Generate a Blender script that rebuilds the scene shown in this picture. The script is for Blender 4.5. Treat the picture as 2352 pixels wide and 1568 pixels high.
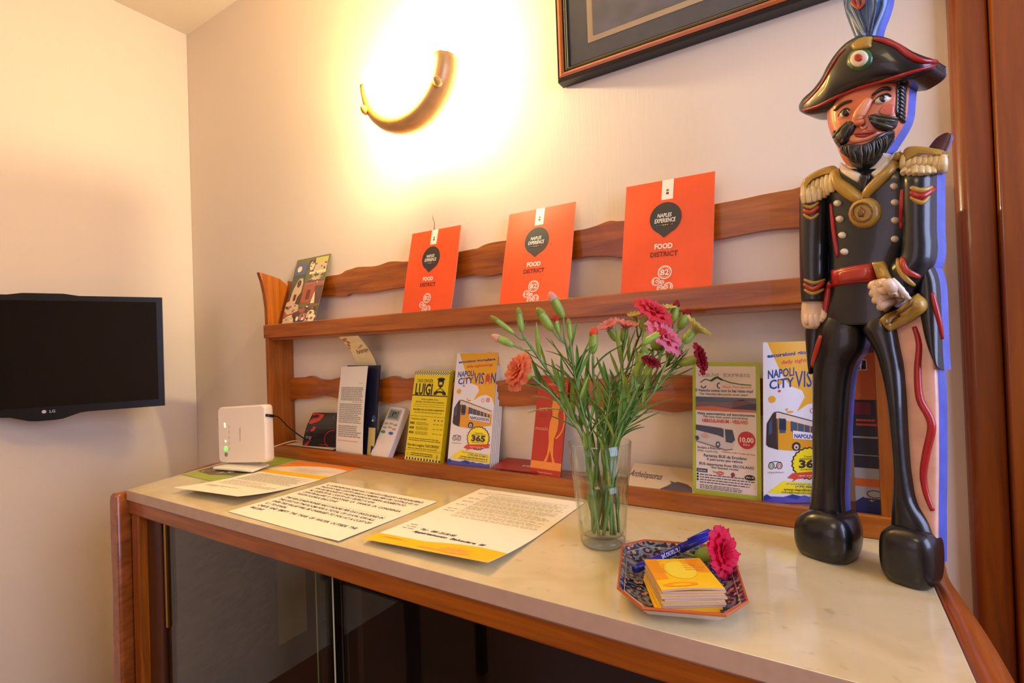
import bpy, math, random
from mathutils import Vector, Matrix
from mathutils.bvhtree import BVHTree
from mathutils.geometry import tessellate_polygon
for o in list(bpy.data.objects): bpy.data.objects.remove(o, do_unlink=True)
SC = bpy.context.scene; COL = SC.collection
PI = math.pi
CT = 0.95                       # height of the marble top above the floor
YW = 0.018                      # plane of the back wall
W, H, F = 2352, 1568, 1160.14
CAM = Vector((.8942, -.8746, .2695 + CT))

# ------------------------------------------------------------------ camera
def cam_axes(yaw, pitch, roll):
    f = Vector((-math.sin(yaw)*math.cos(pitch), math.cos(yaw)*math.cos(pitch), math.sin(pitch)))
    r = Vector((math.cos(yaw), math.sin(yaw), 0)); u = r.cross(f)
    c, s = math.cos(roll), math.sin(roll)
    return c*r + s*u, -s*r + c*u, f
CR, CU, CF = cam_axes(.5523, .0117, -.0348)
cd = bpy.data.cameras.new('camera'); cam = bpy.data.objects.new('camera', cd); COL.objects.link(cam)
cam.matrix_world = Matrix(((CR.x, CU.x, -CF.x, CAM.x), (CR.y, CU.y, -CF.y, CAM.y), (CR.z, CU.z, -CF.z, CAM.z), (0, 0, 0, 1)))
cd.sensor_width = 36; cd.lens = 36*F/W; cd.clip_start = .02; cd.clip_end = 50
SC.camera = cam
# ------------------------------------------------------------------ light and exposure
SC.view_settings.view_transform = 'Standard'; SC.view_settings.look = 'None'
SC.view_settings.exposure = 0.14; SC.view_settings.gamma = 1.0; SC.view_settings.use_curve_mapping = False
wd = bpy.data.worlds.new('world'); SC.world = wd; wd.use_nodes = True
wd.node_tree.nodes['Background'].inputs[0].default_value = (.62, .66, 1, 1)
wd.node_tree.nodes['Background'].inputs[1].default_value = .25
def light(name, kind, loc, energy, color, size=None, target=None, sy=None):
    l = bpy.data.lights.new(name, kind); l.energy = energy; l.color = color
    if kind == 'AREA':
        l.size = size
        if sy: l.shape = 'RECTANGLE'; l.size_y = sy
    elif size is not None: l.shadow_soft_size = size
    o = bpy.data.objects.new(name, l); COL.objects.link(o); o.location = loc
    if target is not None: o.rotation_euler = (Vector(target)-Vector(loc)).to_track_quat('-Z', 'Y').to_euler()
    return o
light('ceiling_lamp_light', 'AREA', (.7, -1.7, 2.25), 7, (1, .80, .50), .6, (.5, -1.3, 0))
light('window_daylight', 'AREA', (2.32, -.75, 1.55), 33, (.54, .62, 1), 1.0, (.9, -.3, 1.1), 1.2)
light('rear_window_daylight', 'AREA', (-.2, -3.1, 1.5), 8, (.90, .74, 1), 1.6, (0, 0, 1.1), 1.4)

GLASS_E = 58.0; SCONCE_W = 20.0
# ------------------------------------------------------------------ helpers
def ray(u, v): return CR*((u-W/2)/F) + CU*((H/2-v)/F) + CF
def at(u, v, ax, val):
    d = ray(u, v); return CAM + d*((val-CAM[ax])/d[ax])
def on_plane(u, v, o, n):
    d = ray(u, v); return CAM + d*((o-CAM).dot(n)/d.dot(n))
def deep(u, v, dist): return CAM + ray(u, v)*dist
MATS = {}
def srgb(c):
    return tuple(((x/255+.055)/1.055)**2.4 if x/255 > .04045 else x/255/12.92 for x in c)
def mat(name, col, rough=.5, metal=0, spec=.5, emit=0, coat=0, vary=0, scale=40, bump=0):
    if name in MATS: return MATS[name]
    m = bpy.data.materials.new(name); m.use_nodes = True; nt = m.node_tree; b = nt.nodes['Principled BSDF']
    c = srgb(col)+(1,)
    b.inputs['Base Color'].default_value = c; b.inputs['Roughness'].default_value = rough
    b.inputs['Metallic'].default_value = metal; b.inputs['Specular IOR Level'].default_value = spec
    b.inputs['Coat Weight'].default_value = coat
    if emit: b.inputs['Emission Color'].default_value = c; b.inputs['Emission Strength'].default_value = emit
    if vary or bump:
        tc = nt.nodes.new('ShaderNodeTexCoord'); n = nt.nodes.new('ShaderNodeTexNoise')
        n.inputs['Scale'].default_value = scale; n.inputs['Detail'].default_value = 5
        nt.links.new(tc.outputs['Object'], n.inputs['Vector'])
        if vary:
            r = nt.nodes.new('ShaderNodeValToRGB')
            r.color_ramp.elements[0].position = .3; r.color_ramp.elements[1].position = .7
            r.color_ramp.elements[0].color = tuple(max(0, x*(1-vary)) for x in c[:3])+(1,)
            r.color_ramp.elements[1].color = tuple(min(1, x*(1+vary)) for x in c[:3])+(1,)
            nt.links.new(n.outputs['Fac'], r.inputs['Fac']); nt.links.new(r.outputs['Color'], b.inputs['Base Color'])
        if bump:
            bp = nt.nodes.new('ShaderNodeBump'); bp.inputs['Strength'].default_value = bump; bp.inputs['Distance'].default_value = .002
            nt.links.new(n.outputs['Fac'], bp.inputs['Height']); nt.links.new(bp.outputs['Normal'], b.inputs['Normal'])
    MATS[name] = m; return m
def wood(name, dark, light_, axis=0, rough=.32, scale=6):
    if name in MATS: return MATS[name]
    m = mat(name, light_, rough, coat=.25); nt = m.node_tree; b = nt.nodes['Principled BSDF']
    tc = nt.nodes.new('ShaderNodeTexCoord'); mp = nt.nodes.new('ShaderNodeMapping')
    s = [scale*7]*3; s[axis] = scale*.5; mp.inputs['Scale'].default_value = s
    n = nt.nodes.new('ShaderNodeTexNoise'); n.inputs['Scale'].default_value = 1.4; n.inputs['Detail'].default_value = 7; n.inputs['Roughness'].default_value = .6
    n.inputs['Distortion'].default_value = .8
    r = nt.nodes.new('ShaderNodeValToRGB'); r.color_ramp.elements[0].position = .28; r.color_ramp.elements[1].position = .72
    r.color_ramp.elements[0].color = srgb(dark)+(1,); r.color_ramp.elements[1].color = srgb(light_)+(1,)
    nt.links.new(tc.outputs['Object'], mp.inputs['Vector']); nt.links.new(mp.outputs[0], n.inputs['Vector'])
    nt.links.new(n.outputs['Fac'], r.inputs['Fac']); nt.links.new(r.outputs['Color'], b.inputs['Base Color'])
    bp = nt.nodes.new('ShaderNodeBump'); bp.inputs['Strength'].default_value = .12; bp.inputs['Distance'].default_value = .001
    nt.links.new(n.outputs['Fac'], bp.inputs['Height']); nt.links.new(bp.outputs['Normal'], b.inputs['Normal'])
    return m

class MB:
    def __init__(s): s.v = []; s.f = []; s.m = []; s.sm = []
    def add(s, vs, fs, m=0, smooth=False):
        k = len(s.v); s.v += [Vector(x) for x in vs]
        for f in fs: s.f.append([i+k for i in f]); s.m.append(m); s.sm.append(smooth)
    def box(s, x0, x1, y0, y1, z0, z1, m=0, fr=None):
        vs = [Vector((x, y, z)) for z in (z0, z1) for y in (y0, y1) for x in (x0, x1)]
        if fr: vs = [fr(p) for p in vs]
        s.add(vs, [(0, 2, 3, 1), (4, 5, 7, 6), (0, 1, 5, 4), (2, 6, 7, 3), (0, 4, 6, 2), (1, 3, 7, 5)], m)
    def rings(s, rs, m=0, smooth=True, cap=True, closed=True):
        k = len(s.v); n = len(rs[0])
        for r in rs: s.v += [Vector(p) for p in r]
        for i in range(len(rs)-1):
            for j in range(n if closed else n-1):
                a = k+i*n+j; b = k+i*n+(j+1) % n
                s.f.append([a, b, b+n, a+n]); s.m.append(m); s.sm.append(smooth)
        if cap and closed:
            s.f.append([k+j for j in range(n)][::-1]); s.m.append(m); s.sm.append(False)
            e = k+(len(rs)-1)*n; s.f.append([e+j for j in range(n)]); s.m.append(m); s.sm.append(False)
    def tube(s, pts, rad, seg=8, m=0, flat=1.0, up=None, cap=True):
        pts = [Vector(p) for p in pts]; n = len(pts); rs = []
        if not hasattr(rad, '__len__'): rad = [rad]*n
        prev = None
        for i in range(n):
            t = (pts[min(i+1, n-1)]-pts[max(i-1, 0)]).normalized()
            if prev is None:
                a = Vector(up) if up else (Vector((0, 0, 1)) if abs(t.z) < .9 else Vector((1, 0, 0)))
                a = (a - t*a.dot(t)).normalized()
            else: a = (prev - t*prev.dot(t)).normalized()
            prev = a; b = t.cross(a)
            rs.append([pts[i] + a*(math.cos(2*PI*j/seg)*rad[i]*flat) + b*(math.sin(2*PI*j/seg)*rad[i]) for j in range(seg)])
        s.rings(rs, m, True, cap)
    def lathe(s, prof, o=(0, 0, 0), axis=(0, 0, 1), seg=32, m=0, fn=None, cap=True):
        o = Vector(o); ax = Vector(axis).normalized()
        a = Vector((1, 0, 0)) if abs(ax.x) < .8 else Vector((0, 1, 0)); a = (a-ax*a.dot(ax)).normalized(); b = ax.cross(a)
        rs = []
        for k, (r, h) in enumerate(prof):
            rs.append([o + ax*h + (a*math.cos(2*PI*j/seg) + b*math.sin(2*PI*j/seg))*(r*(fn(k, 2*PI*j/seg) if fn else 1)) for j in range(seg)])
        s.rings(rs, m, True, cap)
    def prism(s, poly, ext, m=0, mside=None, smooth=False):
        poly = [Vector(p) for p in poly]; ext = Vector(ext); n = len(poly); k = len(s.v)
        s.v += poly + [p+ext for p in poly]
        for t in tessellate_polygon([poly]):
            s.f.append([k+t[0], k+t[1], k+t[2]]); s.m.append(m); s.sm.append(False)
            s.f.append([k+n+t[2], k+n+t[1], k+n+t[0]]); s.m.append(m); s.sm.append(False)
        ms = m if mside is None else mside
        for j in range(n):
            s.f.append([k+j, k+(j+1) % n, k+n+(j+1) % n, k+n+j]); s.m.append(ms); s.sm.append(smooth)
    def sphere(s, c, r, m=0, seg=16, sc=(1, 1, 1)):
        c = Vector(c); prof = []
        rs = []
        for i in range(1, seg//2):
            th = PI*i/(seg//2)
            rs.append([c+Vector((r*sc[0]*math.sin(th)*math.cos(2*PI*j/seg), r*sc[1]*math.sin(th)*math.sin(2*PI*j/seg), -r*sc[2]*math.cos(th))) for j in range(seg)])
        s.rings(rs, m)
    def build(s, name, mats, parent=None, bevel=0, origin=None, recalc=True):
        me = bpy.data.meshes.new(name)
        if parent is not None: o0 = Vector(parent['_w'])
        elif origin is not None: o0 = Vector(origin)
        else:
            lo = [min(p[i] for p in s.v) for i in range(3)]; hi = [max(p[i] for p in s.v) for i in range(3)]
            o0 = Vector(((lo[0]+hi[0])/2, (lo[1]+hi[1])/2, lo[2]))
        me.from_pydata([tuple(p-o0) for p in s.v], [], s.f)
        if not isinstance(mats, (list, tuple)): mats = [mats]
        for m in mats: me.materials.append(m)
        me.polygons.foreach_set('material_index', s.m); me.polygons.foreach_set('use_smooth', s.sm)
        me.update()
        if recalc:
            import bmesh
            bm = bmesh.new(); bm.from_mesh(me); bmesh.ops.recalc_face_normals(bm, faces=bm.faces); bm.to_mesh(me); bm.free()
        ob = bpy.data.objects.new(name, me); COL.objects.link(ob)
        ob['_w'] = list(o0)
        if parent is not None: ob.parent = parent
        else: ob.location = o0
        if parent is not None and parent.type == 'MESH' and False: pass
        if bevel:
            b = ob.modifiers.new('bevel', 'BEVEL'); b.width = bevel; b.segments = 2; b.limit_method = 'ANGLE'
        return ob
def tag(o, label, cat, group=None):
    o['label'] = label; o['category'] = cat
    if group: o['group'] = group
    return o
def thing(name, loc, label, cat, group=None):
    o = bpy.data.objects.new(name, None); COL.objects.link(o); o.location = loc; o['_w'] = list(loc); o.empty_display_size = .02
    return tag(o, label, cat, group)
def struct(o): o['kind'] = 'structure'; return o
def crom(pts, n=4):
    out = []
    P = [Vector(p) for p in pts]
    for i in range(len(P)-1):
        a, b, c, d = P[max(i-1, 0)], P[i], P[i+1], P[min(i+2, len(P)-1)]
        for k in range(n):
            t = k/n
            out.append(.5*((2*b)+(c-a)*t+(2*a-5*b+4*c-d)*t*t+(3*b-a-3*c+d)*t**3))
    out.append(P[-1]); return out

# text as geometry (font built into the program)
TXT = {}
def text_mesh(s, shear=0, bold=0):
    key = (s, shear, bold)
    if key in TXT: return TXT[key]
    cu = bpy.data.curves.new('t', 'FONT'); cu.body = s; cu.resolution_u = 2; cu.shear = shear; cu.offset = bold
    ob = bpy.data.objects.new('t', cu); COL.objects.link(ob)
    dg = bpy.context.evaluated_depsgraph_get(); me = bpy.data.meshes.new_from_object(ob.evaluated_get(dg))
    vs = [(v.co.x, v.co.y) for v in me.vertices]; fs = [list(p.vertices) for p in me.polygons]
    bpy.data.objects.remove(ob, do_unlink=True); bpy.data.curves.remove(cu); bpy.data.meshes.remove(me)
    TXT[key] = (vs, fs); return vs, fs

class Sheet(MB):
    """a printed sheet: fractions x 0..1 from the left, y 0..1 from the top"""
    def __init__(s, fit, t=.0006, nu=2, nv=2, warp=None, count=1):
        super().__init__()
        x, y, z, yaw, lean, roll, s.w, s.h = fit
        ex = Vector((math.cos(yaw), math.sin(yaw), 0)); eb = Vector((-math.sin(yaw), math.cos(yaw), 0))
        up = math.cos(lean)*Vector((0, 0, 1)) + math.sin(lean)*eb
        c, q = math.cos(roll), math.sin(roll)
        s.o = Vector((x, y, z+CT)); s.ex = c*ex+q*up; s.up = c*up-q*ex; s.n = s.ex.cross(s.up)
        if 0 < z < .02 and y > -.1:                       # stands on the bottom shelf floor
            s.o += s.up*((.0275-z)/s.up.z); s.h -= (.0275-z)/s.up.z
        s.warp = warp; s.mats = []; s.t = t; s.nu, s.nv = nu, nv; s.rng = random.Random(int(abs(x)*9999)+7)
    def P(s, u, v, n):
        if s.warp: du, dv, dn = s.warp(u, v); u += du; v += dv; n += dn
        return s.o + s.ex*(u*s.w) + s.up*((1-v)*s.h) + s.n*n
    def mi(s, m):
        if m not in s.mats: s.mats.append(m)
        return s.mats.index(m)
    def base(s, m, mside=None):
        k = s.mi(m); ks = s.mi(mside) if mside else k
        nu, nv = s.nu, s.nv
        for n, kk in ((0, k), (-s.t, ks)):
            s.add([s.P(i/nu, j/nv, n) for j in range(nv+1) for i in range(nu+1)],
                  [(j*(nu+1)+i, j*(nu+1)+i+1, (j+1)*(nu+1)+i+1, (j+1)*(nu+1)+i) for j in range(nv) for i in range(nu)], kk, False)
        ed = [(i/nu, 0) for i in range(nu+1)] + [(1, j/nv) for j in range(1, nv+1)] + [(1-i/nu, 1) for i in range(1, nu+1)] + [(0, 1-j/nv) for j in range(1, nv)]
        n = len(ed)
        s.add([s.P(u, v, 0) for u, v in ed]+[s.P(u, v, -s.t) for u, v in ed], [(j, (j+1) % n, n+(j+1) % n, n+j) for j in range(n)], ks)
        return s
    def poly(s, pts, m, lv=1):
        vs = [s.P(u, v, lv*.00015) for u, v in pts]
        tr = tessellate_polygon([[Vector((u, v, 0)) for u, v in pts]])
        s.add(vs, [tuple(t) for t in tr], s.mi(m)); return s
    def rect(s, x0, y0, x1, y1, m, lv=1, n=1):
        for k in range(n):
            a = y0+(y1-y0)*k/n; b = y0+(y1-y0)*(k+1)/n
            s.poly([(x0, a), (x1, a), (x1, b), (x0, b)], m, lv)
        return s
    def ell(s, cx, cy, rx, ry, m, lv=1, seg=20, star=0):
        pts = []
        for j in range(seg):
            k = 1 if not star or j % 2 else 1-star
            pts.append((cx+rx*k*math.cos(2*PI*j/seg), cy+ry*k*math.sin(2*PI*j/seg)))
        return s.poly(pts, m, lv)
    def line(s, pts, wd, m, lv=1):
        for (a, b), (c, d) in zip(pts[:-1], pts[1:]):
            dx, dy = (c-a)*s.w, (d-b)*s.h; L = math.hypot(dx, dy) or 1
            nx, ny = -dy/L*wd/2/s.w, dx/L*wd/2/s.h
            s.poly([(a+nx, b+ny), (c+nx, d+ny), (c-nx, d-ny), (a-nx, b-ny)], m, lv)
        return s
    def ring(s, cx, cy, rx, ry, wd, m, lv=1, a0=0, a1=2*PI, seg=20):
        return s.line([(cx+rx*math.cos(a0+(a1-a0)*j/seg), cy+ry*math.sin(a0+(a1-a0)*j/seg)) for j in range(seg+1)], wd, m, lv)
    def text(s, st, x0, x1, y, h, m, lv=2, shear=0, bold=.01, slope=0):
        vs, fs = text_mesh(st, shear, bold)
        if not vs: return s
        lo = min(v[0] for v in vs); hi = max(v[0] for v in vs)
        sx = (x1-x0)/(hi-lo); sy = h/.7
        s.add([s.P(x0+(a-lo)*sx, y-b*sy-slope*(a-lo)*sx, lv*.00015) for a, b in vs], fs, s.mi(m)); return s
    def small(s, x0, x1, y0, y1, n, m, lv=1, fill=.5, rag=.3):
        """rows of print too small to read: short dashes"""
        for k in range(n):
            yc = y0+(y1-y0)*(k+.5)/n; hh = (y1-y0)/n*fill/2; x = x0; xe = x1-(x1-x0)*rag*s.rng.random()*(1 if s.rng.random() < .5 else .2)
            while x < xe:
                L = s.rng.uniform(.02, .07)*(1.0); b = min(x+L, xe); s.rect(x, yc-hh, b, yc+hh, m, lv); x = b+.012
        return s
    def done(s, name, label=None, cat=None, group=None, parent=None):
        ob = s.build(name, s.mats, parent, recalc=False)
        if label: tag(ob, label, cat, group)
        return ob

# ------------------------------------------------------------------ materials
def wall_mat(name, col):
    m = mat(name, col, .8, spec=.2); nt = m.node_tree; b = nt.nodes['Principled BSDF']
    tc = nt.nodes.new('ShaderNodeTexCoord'); mp = nt.nodes.new('ShaderNodeMapping'); mp.inputs['Scale'].default_value = (260, 260, 12)
    n = nt.nodes.new('ShaderNodeTexNoise'); n.inputs['Scale'].default_value = 1; n.inputs['Detail'].default_value = 4
    bp = nt.nodes.new('ShaderNodeBump'); bp.inputs['Strength'].default_value = .22; bp.inputs['Distance'].default_value = .001
    nt.links.new(tc.outputs['Object'], mp.inputs[0]); nt.links.new(mp.outputs[0], n.inputs['Vector'])
    nt.links.new(n.outputs['Fac'], bp.inputs['Height']); nt.links.new(bp.outputs['Normal'], b.inputs['Normal'])
    return m
M_WALL = wall_mat('cream_wallpaper', (230, 213, 186)); M_CEIL = mat('cream_ceiling', (226, 212, 190), .9)
M_WOOD = wood('honey_wood', (122, 56, 0), (188, 102, 12), 0)
M_WOODV = wood('honey_wood_vertical', (118, 54, 0), (186, 100, 12), 2)
M_WOODY = wood('honey_wood_deep', (118, 54, 12), (180, 98, 38), 1)
M_DOOR = wood('door_wood', (108, 46, 0), (150, 74, 4), 2, .35, 5)
M_BLK = mat('black_plastic', (14, 14, 16), .3)
M_WHITE = mat('white_paper', (238, 232, 220), .7); M_INK = mat('black_ink', (28, 26, 26), .6); M_GREY = mat('grey_ink', (150, 145, 135), .7)
def marble():
    m = mat('beige_marble', (205, 190, 150), .16, coat=.3); nt = m.node_tree; b = nt.nodes['Principled BSDF']
    tc = nt.nodes.new('ShaderNodeTexCoord')
    n = nt.nodes.new('ShaderNodeTexNoise'); n.inputs['Scale'].default_value = 9; n.inputs['Detail'].default_value = 8; n.inputs['Distortion'].default_value = 1.2
    r = nt.nodes.new('ShaderNodeValToRGB'); e = r.color_ramp.elements
    e[0].position = .3; e[0].color = srgb((206, 188, 140))+(1,); e[1].position = .75; e[1].color = srgb((226, 212, 172))+(1,)
    n2 = nt.nodes.new('ShaderNodeTexNoise'); n2.inputs['Scale'].default_value = 55; n2.inputs['Detail'].default_value = 3
    r2 = nt.nodes.new('ShaderNodeValToRGB'); r2.color_ramp.elements[0].position = .24; r2.color_ramp.elements[0].color = (.42, .36, .28, 1)
    r2.color_ramp.elements[1].position = .36; r2.color_ramp.elements[1].color = (1, 1, 1, 1)
    mx = nt.nodes.new('ShaderNodeMixRGB'); mx.blend_type = 'MULTIPLY'; mx.inputs[0].default_value = .3
    nt.links.new(tc.outputs['Object'], n.inputs[0]); nt.links.new(tc.outputs['Object'], n2.inputs[0])
    nt.links.new(n.outputs['Fac'], r.inputs['Fac']); nt.links.new(n2.outputs['Fac'], r2.inputs['Fac'])
    nt.links.new(r.outputs[0], mx.inputs[1]); nt.links.new(r2.outputs[0], mx.inputs[2]); nt.links.new(mx.outputs[0], b.inputs['Base Color'])
    return m
M_MARBLE = marble()
M_MEDGE = mat('marble_edge', (196, 164, 136), .4, vary=.06, scale=60)
def glass_mat(name, col, rough=0, ior=1.45, clear=.6):
    """clear glass: a fixed blend of refracting glass and straight see-through glass"""
    m = bpy.data.materials.new(name); m.use_nodes = True; nt = m.node_tree; b = nt.nodes['Principled BSDF']; out = nt.nodes['Material Output']
    b.inputs['Base Color'].default_value = col+(1,); b.inputs['Roughness'].default_value = rough
    b.inputs['Transmission Weight'].default_value = 1; b.inputs['IOR'].default_value = ior
    t = nt.nodes.new('ShaderNodeBsdfTransparent'); t.inputs[0].default_value = col+(1,); mx = nt.nodes.new('ShaderNodeMixShader'); mx.inputs[0].default_value = clear
    nt.links.new(b.outputs[0], mx.inputs[1]); nt.links.new(t.outputs[0], mx.inputs[2]); nt.links.new(mx.outputs[0], out.inputs[0]); return m
def pane_mat(name, col):
    """flat pane: see-through with a Fresnel reflection"""
    m = bpy.data.materials.new(name); m.use_nodes = True; nt = m.node_tree; nt.nodes.remove(nt.nodes['Principled BSDF']); out = nt.nodes['Material Output']
    t = nt.nodes.new('ShaderNodeBsdfTransparent'); t.inputs[0].default_value = col+(1,); g = nt.nodes.new('ShaderNodeBsdfGlossy'); g.inputs['Roughness'].default_value = .01
    lw = nt.nodes.new('ShaderNodeLayerWeight'); lw.inputs[0].default_value = .5; pw = nt.nodes.new('ShaderNodeMath'); pw.operation = 'POWER'; pw.inputs[1].default_value = 4.0
    f = nt.nodes.new('ShaderNodeMath'); f.operation = 'MULTIPLY_ADD'; f.inputs[1].default_value = .85; f.inputs[2].default_value = .045
    nt.links.new(lw.outputs['Facing'], pw.inputs[0]); nt.links.new(pw.outputs[0], f.inputs[0]); mx = nt.nodes.new('ShaderNodeMixShader')
    nt.links.new(f.outputs[0], mx.inputs[0]); nt.links.new(t.outputs[0], mx.inputs[1]); nt.links.new(g.outputs[0], mx.inputs[2]); nt.links.new(mx.outputs[0], out.inputs[0]); return m

# ------------------------------------------------------------------ the room
XL = -.916; ZC = CT+1.372; YF = -3.4; XR = 2.5
m = MB(); m.box(XL-.12, XR+.12, YW, YW+.12, 0, ZC+.1); struct(m.build('wall_back', M_WALL))
m = MB(); m.box(XL-.12, XL, YF, YW-.0005, 0, ZC+.1); struct(m.build('wall_left', M_WALL))
m = MB(); m.box(XL-.12, XR+.12, YF-.12, YF-.0005, 0, ZC+.1); struct(m.build('wall_front', M_WALL))
# right wall with a window opening
m = MB()
m.box(XR, XR+.12, YF, YW-.0005, 0, .85); m.box(XR, XR+.12, YF, YW-.0005, 2.15, ZC+.1)
m.box(XR, XR+.12, YF, -1.35, .85, 2.15); m.box(XR, XR+.12, -.15, YW-.0005, .85, 2.15)
struct(m.build('wall_right', M_WALL))
m = MB()
for a, b, c, d in ((-1.35, -1.30, .85, 2.15), (-.2, -.15, .85, 2.15), (-1.35, -.15, .85, .9), (-1.35, -.15, 2.1, 2.15), (-.77, -.73, .9, 2.1)):
    m.box(XR+.03, XR+.08, a, b, c, d)
struct(m.build('window_1', mat('white_window_frame', (230, 228, 222), .4)))
m = MB(); m.box(XL-.12, XR+.12, YF-.12, YW+.12, ZC, ZC+.1); struct(m.build('ceiling', M_CEIL))
m = MB(); m.box(XL-.12, XR+.12, YF-.12, YW+.12, -.05, 0); struct(m.build('floor', mat('brown_tile_floor', (120, 74, 48), .3, vary=.15, scale=6)))
# wooden door casing at the right of the back wall
m = MB()
def pilaster(x0, x1, dep, rnd):
    n = 8; poly = [(x0, YW), ]
    for i in range(n+1):
        a = PI-PI/2*i/n; poly.append((x0+rnd+rnd*math.cos(a), YW-dep+rnd-rnd*math.sin(a)))
    for i in range(n+1):
        a = PI/2-PI/2*i/n; poly.append((x1-.004+.004*math.cos(a), YW-dep+.004-.004*math.sin(a)))
    poly.append((x1, YW))
    m.prism([(x, y, 0) for x, y in poly], (0, 0, ZC), 0, smooth=True)
pilaster(1.051, 1.088, .020, .012); pilaster(1.0885, 1.1475, .030, .003); pilaster(1.148, 1.24, .024, .004)
m.box(1.24, 1.9, YW-.016, YW, 0, ZC)
struct(m.build('door_1', M_DOOR))

# ------------------------------------------------------------------ cabinet with marble top
ZB = CT-.0207; ZR = CT-.051; YC = -.402
def mx(y): return -.356 - .3228*(y-YC)      # left edge of the marble
cab = thing('display_cabinet', (.3, -.2, 0), 'long brown wooden cabinet with glass sliding doors and wavy wooden ends under the marble top', 'cabinet')
m = MB(); m.box(-.37, .99, YC+.004, YC+.03, ZR, ZB-.0005); m.build('top_rail', M_WOOD, cab, bevel=.003)
m = MB(); m.box(-.352, -.322, YC+.006, YC+.045, .06, ZR); m.build('left_stile', M_WOODV, cab, bevel=.003)
m = MB(); m.box(-.3215, -.262, YC+.022, YC+.045, .06, ZR); m.build('left_reveal', wood('dark_wood', (52, 22, 6), (84, 38, 12), 2), cab, bevel=.002)
m = MB(); m.box(.94, .985, YC+.006, YC+.045, .06, ZR); m.build('right_stile', M_WOODV, cab, bevel=.003)
m = MB(); m.box(-.36, .985, YC+.004, YC+.04, .0, .10); m.build('bottom_rail', M_WOOD, cab, bevel=.003)
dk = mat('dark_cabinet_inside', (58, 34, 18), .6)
m = MB(); m.box(-.34, .97, YW-.014, YW-.002, .02, ZR); m.build('back_panel', dk, cab)
m = MB(); m.box(-.262, .94, YC+.06, YW-.015, .09, .105); m.build('floor_panel', dk, cab)
m = MB(); m.box(-.262, .94, YC+.06, YW-.015, .50, .512); m.build('inner_shelf', dk, cab)
gp = pane_mat('cabinet_glass', (.80, .84, .82))
edge_m = mat('polished_glass_edge', (196, 190, 140), .3)
GX1 = at(763, 1340, 1, YC+.028).x; GX0 = GX1-.05
for a, b, y in ((-.262, GX1, YC+.028), (GX0, .94, YC+.036)):
    m = MB(); m.box(a, b, y, y+.005, .10, ZR); g = m.build('glass_door', gp, cab)
    m = MB(); x = b if a < 0 else a; m.box(x-.0006, x+.0004, y-.0003, y+.0016, .101, ZR-.0005); e = m.build('glass_edge', edge_m, g)
xd = at(828, 1370, 1, YC+.07).x
m = MB(); m.box(xd, xd+.012, YC+.062, YW-.015, .106, ZR-.001); m.build('divider', dk, cab)
m = MB(); m.box(-.255, -.247, YC+.024, YC+.0275, CT-.27, CT-.055); m.build('key_strip', mat('brass', (196, 160, 70), .25, metal=1), cab)
# wavy ends
def wavy(x0, side, name):
    pts = []
    n = 40
    for i in range(n+1):
        y = YC-.02 + (YW-.001-(YC-.02))*i/n
        if side > 0: pts.append((1.0150+.0055*math.sin((y+.05)/.062)+.003*math.sin(y/.021+1)*0, y))
        else: pts.append((mx(y)-.027+.004*math.sin(y/.05), y))
    rs = []
    inner = (lambda y: .9855) if side > 0 else (lambda y: mx(y)-.001)
    for x, y in pts:
        xi = inner(y); t = x-xi
        s = 1 if side > 0 else -1; zt = CT-.004 + .004*math.sin(y/.045)
        prof = [(xi, CT-.35), (xi, zt-.006), (xi+t*.12, zt), (xi+t*.5, zt+.001), (xi+t*.85, zt-.006), (x, zt-.018), (x, CT-.10), (x-t*.15, CT-.2), (x, CT-.30), (x-t*.1, .05), (xi, .05)]
        rs.append([(a, y, z) for a, z in prof])
    m = MB(); m.rings(rs, 0, True); m.build(name, M_WOODY, cab)
wavy(0, 1, 'end_panel'); wavy(0, -1, 'end_panel')
m = MB()
poly = [(mx(YC), YC, ZB), (.985, YC, ZB), (.985, YW-.001, ZB), (mx(YW), YW-.001, ZB)]
m.prism(poly, (0, 0, CT-ZB), 0, 1)
tag(m.build('marble_top', [M_MARBLE, M_MEDGE], bevel=.0012), 'long beige marble slab lying on top of the glass fronted cabinet', 'worktop')

# ------------------------------------------------------------------ shelf rack
rack = thing('brochure_rack', (.3, -.02, CT), 'honey brown wooden two level wall rack with scalloped back rails standing on the marble', 'rack')
YS = -.0573; XA, XB = -.3965, .966
def side_panel(x0, x1):
    prof = [(YS, 0), (YS, .36), (YS-.001, .40), (YS-.006, .44), (YS-.012, .47), (YS-.020, .4945), (YS+.012, .489), (YS+.04, .482), (YS+.055, .472), (YW-.001, .455), (YW-.001, 0)]
    m = MB(); m.prism([(x0, y, CT+z) for y, z in prof], (x1-x0, 0, 0)); m.build('side_panel', M_WOODV, rack, bevel=.0015)
side_panel(XA, XA+.013); side_panel(XB-.015, XB)
m = MB(); m.box(XA-.004, XB+.004, YS-.003, YS+.006, CT+.3175, CT+.3535); m.build('shelf_lip', M_WOOD, rack, bevel=.002)
m = MB(); m.box(XA+.013, XB-.015, YS+.006, YW-.001, CT+.3115, CT+.3215); m.build('upper_shelf', M_WOOD, rack)
m = MB(); m.box(XA-.001, XB+.002, YS-.002, YS+.008, CT+.0005, CT+.031); m.build('bottom_lip', M_WOOD, rack, bevel=.002)
m = MB(); m.box(XA+.013, XB-.015, YS+.008, YW-.001, CT+.0005, CT+.0265); m.build('bottom_shelf', M_WOOD, rack)
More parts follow.
